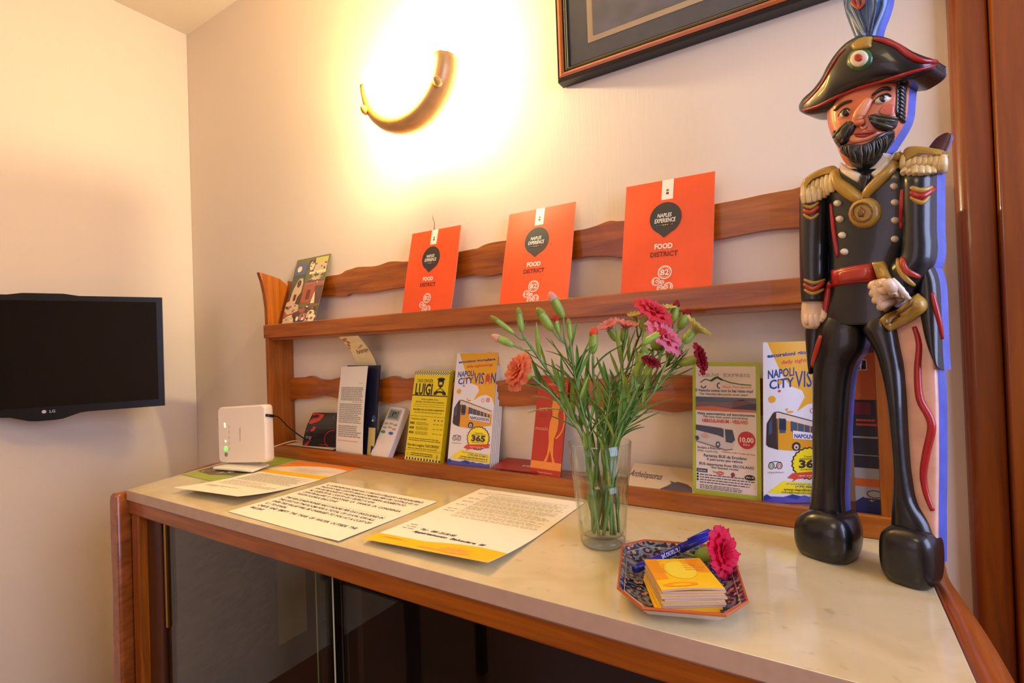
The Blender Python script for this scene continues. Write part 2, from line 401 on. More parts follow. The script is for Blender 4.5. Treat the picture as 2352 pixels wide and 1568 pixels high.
def scallop(top, bot, name):
    y = YW-.012
    T = [at(u, v, 1, y) for u, v in top]; B = [at(u, v, 1, y) for u, v in bot]
    T = [Vector((max(XA+.013, min(XB-.015, p.x)), y, p.z)) for p in T]; B = [Vector((max(XA+.013, min(XB-.015, p.x)), y, p.z)) for p in B]
    def uniq(L):
        o = []
        for p in L:
            if not o or p.x > o[-1].x+.0008: o.append(p)
        return o
    T = uniq(T); B = uniq(B)
    T = crom(T, 3); B = crom(B, 3)
    T = [Vector((p.x, y, max(p.z, CT+.07))) for p in T]; B = [Vector((p.x, y, p.z)) for p in B]
    T[0].x = B[0].x = XA+.013; T[-1].x = B[-1].x = XB-.015
    m = MB(); m.prism(T+B[::-1], (0, .0115, 0)); m.build(name, M_WOOD, rack, bevel=.001)
scallop([(640, 648), (683, 648), (752, 634), (780, 630), (793, 622), (806, 618), (822, 613), (850, 612), (870, 609), (893, 601), (912, 600), (938, 600), (990, 590), (1055, 578), (1085, 572), (1097, 570), (1110, 563), (1130, 557), (1165, 552), (1240, 545), (1318, 530), (1343, 526), (1370, 518), (1400, 507), (1432, 507), (1540, 490), (1645, 468), (1700, 458), (1750, 447), (1800, 438), (1836, 430), (1900, 400), (1990, 385), (2060, 360)],
        [(640, 690), (700, 686), (748, 678), (790, 680), (800, 675), (810, 673), (841, 672), (870, 668), (896, 663), (925, 659), (990, 650), (1055, 636), (1085, 630), (1100, 632), (1120, 633), (1147, 628), (1240, 610), (1325, 593), (1350, 588), (1400, 587), (1432, 590), (1540, 570), (1640, 550), (1700, 539), (1760, 528), (1830, 522), (1900, 522), (1990, 530), (2060, 530)], 'upper_back_rail')
scallop([(640, 868), (679, 867), (700, 866), (714, 863), (731, 870), (755, 872), (779, 867), (820, 860), (855, 872), (879, 870), (903, 863), (925, 870), (955, 867), (1010, 872), (1060, 880), (1110, 880), (1160, 872), (1240, 862), (1290, 866), (1345, 871), (1372, 871), (1401, 864), (1450, 862), (1518, 862), (1554, 860), (1588, 863), (1650, 868), (1720, 870), (1800, 868), (1900, 872), (2000, 860), (2060, 860)],
        [(640, 920), (679, 916), (714, 915), (738, 910), (755, 910), (776, 915), (820, 925), (855, 920), (876, 922), (900, 926), (924, 920), (944, 918), (1010, 922), (1060, 928), (1110, 932), (1154, 932), (1178, 934), (1227, 930), (1300, 924), (1372, 933), (1409, 942), (1445, 938), (1481, 937), (1530, 945), (1554, 947), (1588, 943), (1650, 945), (1720, 955), (1800, 950), (1900, 952), (2000, 960), (2060, 960)], 'lower_back_rail')

# ------------------------------------------------------------------ folders on the upper shelf
M_RED = mat('orange_red_card', (238, 82, 24), .45, vary=.05, scale=25, bump=.1)
M_DINK = mat('charcoal_print', (48, 44, 42), .5); M_DRED = mat('dark_red_print', (120, 24, 14), .5); M_CREAM = mat('white_print', (244, 236, 216), .5)
M_YDOT = mat('yellow_print', (240, 200, 40), .5); M_GDOT = mat('green_print', (90, 150, 60), .5); M_BDOT = mat('blue_print', (60, 100, 180), .5); M_ODOT = mat('orange_print', (236, 130, 40), .5)
def folder(fit, label):
    def warp(u, v): return (0, 0, .0022*math.sin(u*3.1+v*2.2)*math.sin(v*4))
    s = Sheet(fit, .0022, 12, 14, warp); s.base(M_RED, mat('folder_edge', (236, 150, 110), .6))
    s.rect(.43, -.0, .56, .158, M_CREAM, 1, 3); s.ell(.495, .085, .018, .010, M_GDOT, 2, 8); s.rect(.48, .10, .51, .117, M_DRED, 2)
    # speech-drop
    pts = []
    for k in range(27):
        a = PI/2 + .42 + (2*PI-.84)*k/26
        pts.append((.485+.178*math.cos(a), .302+.123*math.sin(a)))
    pts.append((.475, .452)); s.poly([(x, y) for x, y in pts], M_DINK, 2)
    s.text('NAPLES', .395, .555, .295, .030, M_CREAM, 4, .15, .02); s.text('EXPERIENCE', .365, .60, .336, .032, M_CREAM, 4, .15, .02)
    for k, mm in enumerate((M_BDOT, M_BDOT, M_GDOT, M_YDOT, M_YDOT, M_ODOT, M_DRED, M_RED)): s.rect(.385+.024*k, .352, .402+.024*k, .358, mm, 4)
    s.text('FOOD', .375, .575, .535, .038, M_CREAM, 2, 0, .035); s.text('DISTRICT', .33, .635, .594, .036, M_DRED, 2, 0, .03)
    def disc(cx, cy, r, st, hh):
        s.ell(cx, cy, r, r*s.w/s.h, M_CREAM, 2, 22); s.ell(cx, cy, r*.84, r*.84*s.w/s.h, M_RED, 3, 22)
        s.ring(cx, cy, r*.70, r*.70*s.w/s.h, .0006, M_CREAM, 4)
        s.text(st, cx-r*.58, cx+r*.58, cy+hh/2, hh, M_CREAM, 5, 0, .02)
    disc(.50, .715, .078, '82', .040); disc(.405, .780, .050, '10', .022); disc(.475, .790, .026, '0', .013)
    disc(.545, .825, .052, '51', .026); disc(.455, .833, .038, '75', .018); disc(.475, .868, .026, '6', .012)
    s.poly([(.22, .925), (.30, .905), (.37, .885), (.415, .866), (.46, .874), (.50, .884), (.56, .868), (.62, .888), (.70, .902), (.78, .925)], M_DINK, 1)
    s.rect(.22, .925, .78, .999, M_DINK, 1, 2); s.small(.38, .60, .93, .945, 1, M_CREAM, 3)
    return s.done('brochure_folder', label, 'folder', 'red folders leaning on the upper shelf')
folder([.0915,-.0466,.3226,-.0218,.2075,-.0176,.1425,.2212], 'orange red folder with dark drop emblem, leftmost of the three on the upper shelf')
folder([.3527,-.0467,.3227,-.0222,.2384,-.0089,.1494,.2253], 'orange red folder with dark drop emblem, middle of the three on the upper shelf')
folder([.6013,-.0467,.3227,-.0228,.1661,-.0299,.1475,.2248], 'orange red folder with dark drop emblem, nearest the wooden figurine on the upper shelf')

# tall picture card, left end of the upper shelf
def picture_card():
    s = Sheet([-.3536, -.0479, .3225, -.0235, .3, -.0014, .1446, .2220], .0012, 2, 2)
    g = mat('card_olive', (112, 104, 62), .3); b = mat('card_blue', (88, 96, 130), .3); st = mat('card_stone', (206, 176, 138), .3); rd = mat('card_brick', (168, 84, 50), .3)
    pk = mat('card_mauve', (158, 104, 98), .3); dkk = mat('card_brown', (92, 62, 50), .3); yl = mat('card_lemon', (196, 186, 84), .3); wh = mat('card_ivory', (236, 214, 170), .3)
    gt = mat('card_green', (76, 84, 58), .3)
    s.base(g)
    s.rect(.0, .10, .40, .46, gt); s.rect(.03, .07, .38, .22, b, 2); s.ell(.16, .14, .07, .04, wh, 3); s.ell(.28, .11, .05, .03, b, 3)
    s.rect(.0, .46, .42, .66, dkk); s.poly([(.12, .40), (.20, .30), (.24, .27), (.34, .27), (.38, .33), (.38, .46), (.30, .52), (.28, .60), (.08, .60), (.10, .46)], st, 3)
    s.ell(.26, .34, .06, .05, dkk, 4); s.rect(.18, .48, .26, .56, dkk, 4); s.poly([(.0, .58), (.12, .55), (.22, .60), (.40, .62), (.44, .70), (.12, .74), (.0, .68)], st, 4)
    s.rect(.42, .04, .62, .16, dkk, 2); s.rect(.60, .02, .97, .09, yl, 3); s.rect(.60, .09, .97, .20, st, 2); s.ell(.53, .12, .07, .06, wh, 3)
    s.rect(.50, .20, .98, .235, wh, 4); s.rect(.44, .235, .98, .34, g, 3); s.ell(.75, .29, .15, .03, st, 4); s.rect(.44, .34, 1, .60, rd, 2); s.rect(.44, .33, 1, .37, pk, 3)
    s.rect(.78, .40, 1, .62, dkk, 3); s.rect(.56, .44, .66, .56, dkk, 4); s.poly([(.74, .62), (.80, .46), (.86, .62)], wh, 4)
    s.rect(0, .68, .30, .80, rd, 3); s.rect(.30, .66, 1, .80, dkk, 3); s.rect(0, .78, 1, 1, mat('card_night', (74, 60, 62), .3), 3)
    for cx, cy, rx, ry, mm in ((.20, .84, .17, .09, st), (.62, .78, .12, .05, pk), (.84, .80, .14, .10, wh), (.50, .88, .18, .05, dkk), (.24, .90, .10, .05, wh), (.72, .88, .07, .05, st), (.46, .80, .04, .03, wh), (.56, .70, .1, .03, rd)):
        s.ell(cx, cy, rx, ry, mm, 5, 12)
    s.rng.seed(4)
    for k in range(60):
        s.ell(s.rng.random()*.94+.03, .62+s.rng.random()*.33, .02+.03*s.rng.random(), .006+.014*s.rng.random(), s.rng.choice([st, wh, dkk, rd, pk, g]), 6, 7)
    for k in range(26):
        s.ell(.5+s.rng.random()*.46, .05+s.rng.random()*.3, .015+.03*s.rng.random(), .005+.012*s.rng.random(), s.rng.choice([st, wh, dkk, g]), 6, 7)
    s.rect(.44, .90, .50, .945, M_CREAM, 7); s.small(.34, .66, .955, .97, 1, M_CREAM, 7)
    s.done('picture_card', 'leaning card printed with brown and green pictures of buildings, left end of upper shelf', 'card')
picture_card()

# ------------------------------------------------------------------ leaflets on the bottom shelf
M_TAXI = mat('taxi_yellow', (232, 208, 14), .45); M_TINK = mat('taxi_ink', (36, 34, 12), .5)
def taxi(fit, lab, front, gid):
    s = Sheet(fit, .0011, 1, 6, lambda u, v: (0, 0, 0)); s.base(M_TAXI, mat('taxi_yellow_edge', (190, 168, 12), .6))
    if front:
        s.rect(0, 0, 1, .034, M_CREAM, 1)
        for r in range(3):
            for k in range(30):
                if (k+r) % 2 == 0: s.rect(k/30, r*.0113, (k+1)/30, (r+1)*.0113, M_TINK, 2)
        s.text('TAXI DRIVER', .09, .56, .127, .040, M_TINK, 2, 0, .0); s.text('LUIGI', .07, .56, .262, .122, M_TINK, 2, 0, .03)
        # driver badge
        s.ell(.78, .085, .11, .018, M_TINK); s.ell(.78, .10, .085, .018, M_TINK); s.poly([(.69, .11), (.87, .11), (.85, .16), (.78, .188), (.71, .16)], M_TINK)
        s.ell(.78, .128, .05, .012, M_TAXI, 3); s.rect(.73, .142, .83, .148, M_TAXI, 3)
        s.line([(.66, .218), (.78, .186), (.90, .218)], .0016, M_TINK); s.poly([(.60, .262), (.62, .228), (.70, .215), (.78, .228), (.86, .215), (.94, .228), (.96, .262), (.88, .262), (.84, .243), (.72, .243), (.68, .262)], M_TINK)
        s.ell(.78, .233, .08, .016, M_TINK, 2); s.ell(.78, .25, .075, .012, M_TAXI, 3)
        s.rect(0, .268, 1, .279, M_TINK)
        s.text('da noi scegliere il tuo', .28, .76, .323, .015, M_TINK); s.text('SERVIZIO TAXI PER HOTEL E NAPOLI', .12, .92, .354, .015, M_TINK)
        for y in (.372, .396): s.rect(.08, y, .95, y+.003, M_TINK)
        s.text('TRANSFER TAXI DA CENTRO AEROPORTO', .07, .96, .442, .017, M_TINK, 2, 0, .02)
        s.small(.12, .90, .455, .475, 1, mat('taxi_faint', (150, 134, 16), .5), 2)
        s.rect(0, .505, 1, .508, M_TINK); s.text('TOUR ISOLE E COSTIERA', .05, .50, .548, .015, M_TINK)
        for k, st in enumerate(('CAPRI', 'AMALFI', 'POMPEI')):
            y = .575+.052*k; s.rect(.03, y, .16, y+.022, M_TINK); s.text(st, .045, .145, y+.016, .011, M_TAXI, 3)
            s.small(.22, .58, y-.006, y+.032, 3, mat('taxi_faint', (150, 134, 16), .5), 2)
            for q in range(3): s.text('EUR', .70+.10*q, .76+.10*q, y+.018, .012, M_TINK, 2, 0, .0)
        for q in range(3): s.ell(.73+.1*q, .543, .02, .008, M_TINK, 2, 8)
        s.small(.05, .96, .745, .785, 2, M_TINK, 2, .35, .1)
        s.text('Devi dare scegliere TAXI DRIVER!!', .04, .93, .84, .030, M_TINK, 2, 0, .01); s.text('lascia un evento da dove sei comodo!', .06, .88, .868, .016, M_TINK)
        s.rect(.02, .882, 1, .885, M_TINK); s.small(.16, .78, .905, .945, 2, M_TINK, 2, .4, .1); s.text('C', .06, .09, .94, .03, M_TINK, 2); s.text('J', .88, .91, .94, .03, M_TINK, 2)
        for k in range(24):
            if k % 2: s.rect(k/24, .965, (k+1)/24, .985, M_TINK, 2)
            else: s.rect(k/24, .965, (k+1)/24, .985, M_CREAM, 2)
    s.done('taxi_leaflet', lab, 'leaflet', gid)
for k in range(7):
    taxi([.0882+.0006*k, -.0470+.0017*k, .0065+.0004*k, .0336, .2138, -.0199+.0004*k, .0993, .2207], 'yellow taxi leaflet with black print, front one of its stack on the bottom shelf' if k == 0 else 'yellow taxi leaflet in the stack behind the front one, only its edge showing', k == 0, 'yellow taxi leaflets')

M_BW = mat('brochure_white', (232, 226, 222), .3); M_BY = mat('brochure_amber', (234, 170, 20), .3); M_BLU = mat('brochure_blue', (34, 62, 140), .3)
M_BRED = mat('brochure_red', (214, 70, 40), .3); M_BYEL = mat('brochure_yellow', (248, 226, 20), .3); M_VIO = mat('brochure_violet', (86, 82, 168), .3)
def bus(fit, lab, front, gid, t=.0012):
    s = Sheet(fit, t, 1, 4); s.base(M_BW, mat('brochure_side', (214, 206, 190), .5))
    if not front:
        s.rect(.7, 0, 1, .12, M_BY)
        return s.done('bus_tour_brochure', lab, 'brochure', gid)
    s.poly([(.06, 0), (1, 0), (1, .46), (.93, .40), (.80, .375), (.66, .385), (.50, .43), (.56, .385), (.62, .34), (.58, .30), (.40, .27), (.28, .20)], M_BY)
    s.text('escursioni giornaliere', .06, .95, .094, .022, M_BLU, 2, 0, .035, .03); s.text('daily sightseeings', .27, .90, .135, .022, M_BRED, 2, 0, .02, .03)
    s.text('NAPOLI', .07, .46, .222, .050, M_BLU, 2, 0, .02, .04); s.text('CITY', .09, .46, .288, .056, M_BLU, 2, 0, .02, .04)
    s.text('VIS', .47, .72, .278, .098, M_BLU, 2, 0, .01); s.text('N', .88, .99, .270, .09, M_BLU, 2, 0, .02); s.ell(.805, .225, .07, .045, M_BRED, 3, 16, .35); s.line([(.77, .245), (.75, .285)], .0015, M_BRED, 3); s.line([(.83, .245), (.86, .285)], .0015, M_BRED, 3)
    s.ell(.25, .245, .03, .014, M_BY, 3); s.ell(.24, .30, .02, .008, M_BRED, 3); s.ell(.13, .35, .055, .022, M_BY, 3, 12); s.ell(.40, .43, .05, .007, M_BY, 3, 10); s.ell(.35, .415, .02, .008, M_BY, 3, 9)
    s.ell(.73, .425, .03, .014, M_BW, 3, 12); s.ring(.73, .425, .03, .014, .0009, M_BRED, 3); s.ell(.85, .42, .045, .02, M_BRED, 3, 12); s.line([(.80, .42), (.90, .42)], .0012, M_BW, 4); s.line([(.85, .40), (.85, .44)], .0012, M_BW, 4)
    gm = mat('bus_window', (74, 84, 104), .3); bd = mat('bus_body_amber', (226, 156, 30), .3); bk = mat('bus_dark', (66, 50, 48), .3); wd_ = mat('bus_cream', (226, 206, 180), .3)
    s.poly([(.05, .50), (.14, .438), (.22, .43), (.22, .665), (.07, .645), (.04, .63)], bk, 3)
    s.poly([(.20, .43), (.96, .52), (.97, .62), (.96, .64), (.42, .672), (.20, .662)], bd, 3)
    s.poly([(.19, .43), (.96, .52), (.96, .545), (.19, .468)], wd_, 4); s.line([(.15, .432), (.22, .428), (.96, .517)], .0012, bk, 5)
    for k in range(7):
        a = .23+.26*math.sqrt(k/7*1.3)*1.05+.06*k; b = a+.11-.012*k; sl = .117
        if b < .97: s.poly([(a, .462+sl*(a-.2)), (b, .462+sl*(b-.2)), (b, .535+.07*(b-.2)), (a, .535+.07*(a-.2))], gm, 5)
    s.rect(.24, .47, .33, .56, gm, 5); s.poly([(.075, .50), (.13, .465), (.13, .56), (.075, .575)], gm, 5)
    s.poly([(.44, .545), (.93, .575), (.93, .615), (.44, .595)], M_BW, 6); s.text('NAPOLIVISION', .46, .91, .590, .024, M_BLU, 7, 0, .03, -.03)
    s.ell(.49, .645, .065, .028, bk, 6, 16); s.ell(.49, .648, .035, .017, wd_, 7, 12); s.ell(.49, .65, .015, .008, bk, 8, 8)
    # owl mark
    for cx in (.12, .24): s.ring(cx, .765, .042, .020, .0010, bk, 3); s.ring(cx, .765, .020, .010, .0008, M_BRED if cx > .2 else M_GDOT, 4)
    s.line([(.09, .745), (.18, .737), (.27, .745)], .0010, bk, 3); s.poly([(.165, .775), (.195, .775), (.18, .785)], bk, 3); s.text('tripadvisor', .06, .31, .812, .012, M_GREY, 2)
    s.ell(.69, .752, .275, .105, bk, 3, 44, .07); s.ell(.69, .752, .255, .096, M_BYEL, 4, 44, .07)
    s.text('Travel for', .60, .80, .715, .012, bk, 5); s.text('DIFFERENT TOURS', .54, .86, .73, .011, bk, 5); s.text('365', .53, .86, .778, .046, bk, 5, 0, .05); s.text('GIORNI/DAYS', .55, .84, .795, .010, bk, 5)
    s.poly([(.36, .842), (.44, .812), (.96, .796), (.99, .806), (.94, .815), (.98, .828), (.50, .85), (.43, .868), (.46, .85)], M_BRED, 6); s.text('open every day', .52, .86, .832, .010, M_BW, 8)
    s.poly([(.30, .862), (.99, .885), (.99, .99), (.97, .955), (.06, .935)], M_BYEL, 3)
    s.text('per prenotazioni / for reservations', .34, .94, .882, .010, M_BLU, 5, .2, .0, -.02)
    s.text('(+39) 366 3138611', .48, .95, .902, .013, M_BLU, 5, 0, .02, -.02); s.text('www.napolicityvision.it', .30, .95, .920, .014, bk, 5, 0, .02, -.02); s.text('info@napolicityvision.it', .27, .95, .937, .014, bk, 5, 0, .0, -.02)
    s.poly([(0, .955), (.05, .944), (.10, .957), (.30, .962), (.44, .946), (.56, .958), (.62, .953), (.68, .962), (.80, .958), (.90, .966), (1, .96), (1, 1), (0, 1)], M_VIO, 4)
    s.poly([(.0, .96), (.05, .944), (.12, .97), (0, .985)], M_BLU, 5); s.poly([(.44, .946), (.56, .96), (.50, .98), (.36, .965)], M_BLU, 5)
    s.done('bus_tour_brochure', lab, 'brochure', gid)
B1 = [.2107, -.0473, .0065, .1003, .22, -.0138, .1011, .2600]
for k in range(6):
    bus([B1[0]+.0022*k, B1[1]+.0030*k, .0065, B1[3]+.004*k, .21, B1[5]+.002*k, B1[6], B1[7]+.001*(k % 2)], 'white and amber bus tour brochure left of the vase, front one of its stack' if k == 0 else 'bus tour brochure in the stack left of the vase, only its side edge showing', k == 0, 'bus tour brochures left of the vase')
bus([.8095, -.0460, .0065, .4722, -.087, -.0022, .0936, .2585], 'white and amber bus tour brochure half hidden behind the legs of the wooden figurine', True, 'bus brochure behind the figurine')

def vesuvio():
    s = Sheet([.7095, -.0475, .0065, .0153, .0938, -.0154, .0980, .2298], .0012, 1, 4)
    lm = mat('lime_border', (176, 188, 50), .4); pp = mat('pale_pink_paper', (232, 214, 200), .4); gn = mat('mountain_green', (60, 110, 50), .4); nb = mat('navy_text', (54, 68, 110), .5); olv = mat('olive_text', (112, 118, 60), .5)
    s.base(lm); s.rect(.05, .03, .94, .955, pp)
    s.text('VESUVI', .08, .40, .108, .024, M_GREY, 3, 0, 0); s.text('EXPRESS', .48, .86, .108, .024, M_GREY, 3, 0, 0)
    s.line([(.12, .155), (.20, .128), (.28, .140), (.33, .118), (.38, .110), (.45, .13), (.58, .152), (.72, .163), (.88, .168)], .0016, gn, 3)
    s.line([(.28, .143), (.38, .113), (.46, .134)], .003, gn, 3)
    s.ring(.17, .178, .035, .017, .0016, nb, 3, 0, PI); s.ring(.42, .175, .04, .02, .0016, nb, 3, PI/2, PI*1.5); s.text('Green Tour Services', .46, .88, .19, .016, M_ODOT, 3, .3)
    s.text("Il Vesuvio come non lo hai visto mai!", .05, .90, .222, .020, nb, 3, 0, .02); s.text("The Vesuvius like you've never seen!", .11, .83, .247, .015, olv, 3, .2, .02)
    s.rect(.05, .262, .94, .365, mat('photo_dusk', (120, 92, 88), .3), 3); s.poly([(.05, .262), (.94, .262), (.94, .275), (.4, .30), (.05, .295)], mat('photo_sky', (84, 92, 108), .3), 4)
    s.poly([(.05, .34), (.3, .33), (.6, .345), (.94, .350), (.94, .365), (.05, .365)], mat('photo_lava', (206, 104, 50), .3), 5); s.poly([(.62, .29), (.75, .272), (.94, .31), (.94, .345), (.6, .34)], mat('photo_hill', (110, 66, 50), .3), 4)
    s.poly([(.80, .31), (.94, .30), (.94, .345), (.55, .345)], mat('photo_dark', (50, 46, 54), .3), 5)
    s.text('Vista panoramica ed emozionante', .07, .92, .396, .019, nb, 3, 0, .02); s.text('The view most scenic and exciting', .16, .82, .417, .015, olv, 3, 0, .02); s.text('HERCULANEUM - VESUVIO', .15, .82, .452, .024, M_BRED, 3, 0, .04)
    tn = mat('coach_glass', (40, 46, 54), .2); cw = mat('coach_white', (206, 196, 186), .3)
    s.poly([(.05, .475), (.44, .492), (.60, .50), (.64, .57), (.60, .635), (.50, .645), (.05, .592)], cw, 3); s.poly([(.05, .475), (.44, .490), (.47, .50), (.47, .56), (.38, .545), (.05, .515)], tn, 4)
    s.poly([(.49, .497), (.60, .50), (.635, .57), (.59, .595), (.50, .59)], tn, 5); s.ell(.07, .575, .03, .018, tn, 5, 12); s.ell(.385, .612, .035, .022, tn, 5, 12); s.ell(.385, .612, .018, .011, cw, 6, 8); s.line([(.05, .598), (.50, .65), (.60, .64)], .001, tn, 5)
    s.poly([(.12, .55), (.2, .53), (.26, .56), (.18, .575)], mat('coach_flower', (216, 160, 130), .3), 5)
    s.ell(.80, .567, .125, .063, mat('round_red', (204, 24, 22), .3), 4, 28); s.text('10,00', .705, .90, .582, .034, M_CREAM, 6, 0, .03); s.text('Euro', .755, .845, .606, .015, M_CREAM, 6)
    s.text('Andata e Ritorno', .07, .42, .652, .018, nb, 3, 0, .01); s.text('With round trip', .07, .38, .675, .016, olv, 3, 0, .01); s.text('Children under 5 years are free', .44, .92, .668, .010, M_BRED, 3, 0, .02, -.01)
    s.text('Partenza BUS da Ercolano', .17, .80, .710, .021, nb, 3, 0, .02); s.text('Il percorso piu veloce', .22, .74, .735, .018, nb, 3, 0, .02); s.text('BUS departures from ERCOLANO', .10, .90, .772, .019, nb, 3, 0, .02); s.text('the fastest route', .28, .68, .792, .016, gn, 3, 0, .02)
    s.rect(.06, .800, .225, .827, nb, 3); s.text('facebook', .08, .205, .819, .011, M_CREAM, 4)
    s.text('You', .30, .36, .822, .013, M_INK, 4); s.ell(.415, .822, .055, .014, M_BRED, 4, 14); s.text('Tube', .375, .455, .827, .010, M_CREAM, 5); s.ell(.60, .825, .03, .018, mat('crest_plum', (140, 60, 80), .4), 4, 10)
    s.ell(.84, .833, .075, .020, M_INK, 4, 16); s.text('Wi Fi', .78, .90, .839, .013, M_CREAM, 6)
    for k in range(3): s.ell(.075, .842+.021*k, .016, .008, M_INK, 4, 8)
    s.small(.11, .92, .835, .91, 4, nb, 3, .35, .12); s.small(.11, .74, .915, .95, 3, nb, 3, .4, .1)
    s.done('coach_leaflet', 'pale leaflet with lime green border, coach picture and red price disc', 'leaflet')
vesuvio()
def red_leaflet():
    s = Sheet([.4096, -.0470, .0065, -.1282, .2380, .0084, .0694, .2073], .0022, 1, 2)
    r = mat('crimson_card', (184, 52, 34), .35); o = mat('figure_amber', (232, 140, 52), .4); s.base(r, mat('crimson_edge', (96, 18, 18), .5)); fa = mat('faint_pink', (222, 150, 120), .5)
    s.text('NAKED ART', .3, .95, .085, .03, fa, 3); s.text('art', .12, .40, .345, .045, fa, 3); s.small(.15, .38, .37, .42, 2, mat('faint_red', (150, 60, 40), .5), 2); s.text('music', .05, .48, .545, .04, fa, 3)
    s.poly([(.55, .23), (.66, .21), (.78, .24), (.80, .30), (.76, .38), (.80, .46), (.78, .54), (.70, .62), (.70, .70), (.72, .80), (.80, .86), (.72, .87), (.66, .80), (.60, .74), (.54, .84), (.44, .87), (.42, .86), (.52, .78), (.54, .66), (.50, .56), (.52, .46), (.58, .38), (.54, .30)], o, 3)
    s.ell(.67, .205, .05, .03, o, 4); s.ring(.62, .44, .36, .19, .003, o, 3, -.7, 1.2)
    s.poly([(.72, .64), (.92, .66), (.88, .69), (.94, .72), (.88, .77), (.80, .68)], r, 2)
    s.rect(.0, .855, 1, .93, o, 2); s.small(.25, .75, .955, .975, 1, fa, 3)
    s.done('art_leaflet', 'narrow crimson leaflet with an amber standing statue, leaning left of the vase', 'leaflet')
red_leaflet()
def white_leaflets():
    s = Sheet([-.1375, -.0470, .0065, -.0619, .1209, .012, .1007, .2312], .0012, 2, 6, lambda u, v: (0, 0, .004*math.sin(v*3)))
    s.base(mat('off_white_sheet', (226, 216, 200), .6)); s.small(.10, .93, .24, .40, 8, M_GREY, 2, .6, .1); s.rect(.55, .41, .93, .416, M_GREY); s.small(.08, .93, .43, .66, 11, M_GREY, 2, .6, .15); s.small(.08, .93, .68, .82, 6, M_GREY, 2, .6, .2); s.small(.08, .85, .85, .87, 1, mat('rose_ink', (214, 150, 140), .6), 2)
    s.rect(.72, .195, .88, .199, M_GREY)
    s.done('text_leaflet', 'white leaflet full of small grey print standing left of the remote control', 'leaflet')
    nv = mat('navy_cover', (24, 28, 48), .3)
    s = Sheet([-.1285, -.0395, .0065, .02, .125, -.008, .112, .234], .004, 2, 4, lambda u, v: (0, 0, 0))
    s.base(nv, nv); s.rect(.80, .70, 1, 1, mat('cover_straw', (206, 184, 108), .4), 2); s.ell(.93, .60, .06, .04, mat('cover_blue', (50, 70, 130), .4), 2); s.ell(.90, .62, .02, .012, M_BYEL, 3); s.rect(.9, .9, .98, .98, mat('cover_indigo', (60, 50, 100), .4), 3)
    s.done('navy_booklet', 'dark navy booklet with straw coloured base standing behind the white text leaflet', 'booklet')
    def warp(u, v):
        return (0, 0, .42*max(0, .28-v)**1.6)
    cm = mat('cream_card', (232, 212, 158), .5)
    s = Sheet([-.095, -.0035, .0065, .0, -.005, -.0, .0655, .3030], .0009, 4, 20, warp)
    s.base(cm, mat('cream_card_back', (196, 176, 90), .5)); br = mat('brown_script', (70, 46, 30), .5)
    s.text('Caffe', .50, .82, .110, .016, br, 3, .35, .0, .08); s.text('Partenope', .28, .96, .155, .036, br, 3, .35, .01, .04)
    fl = mat('rose_sketch', (176, 110, 84), .5)
    for a, b, r in ((.10, .03, .09), (.22, .05, .08), (.12, .075, .08), (.05, .10, .05), (.24, .02, .06)): s.ell(a, b, r, r*.16, fl, 2, 10)
    s.done('cream_card', 'cream card with brown script lettering curling up to the upper shelf', 'card')
white_leaflets()
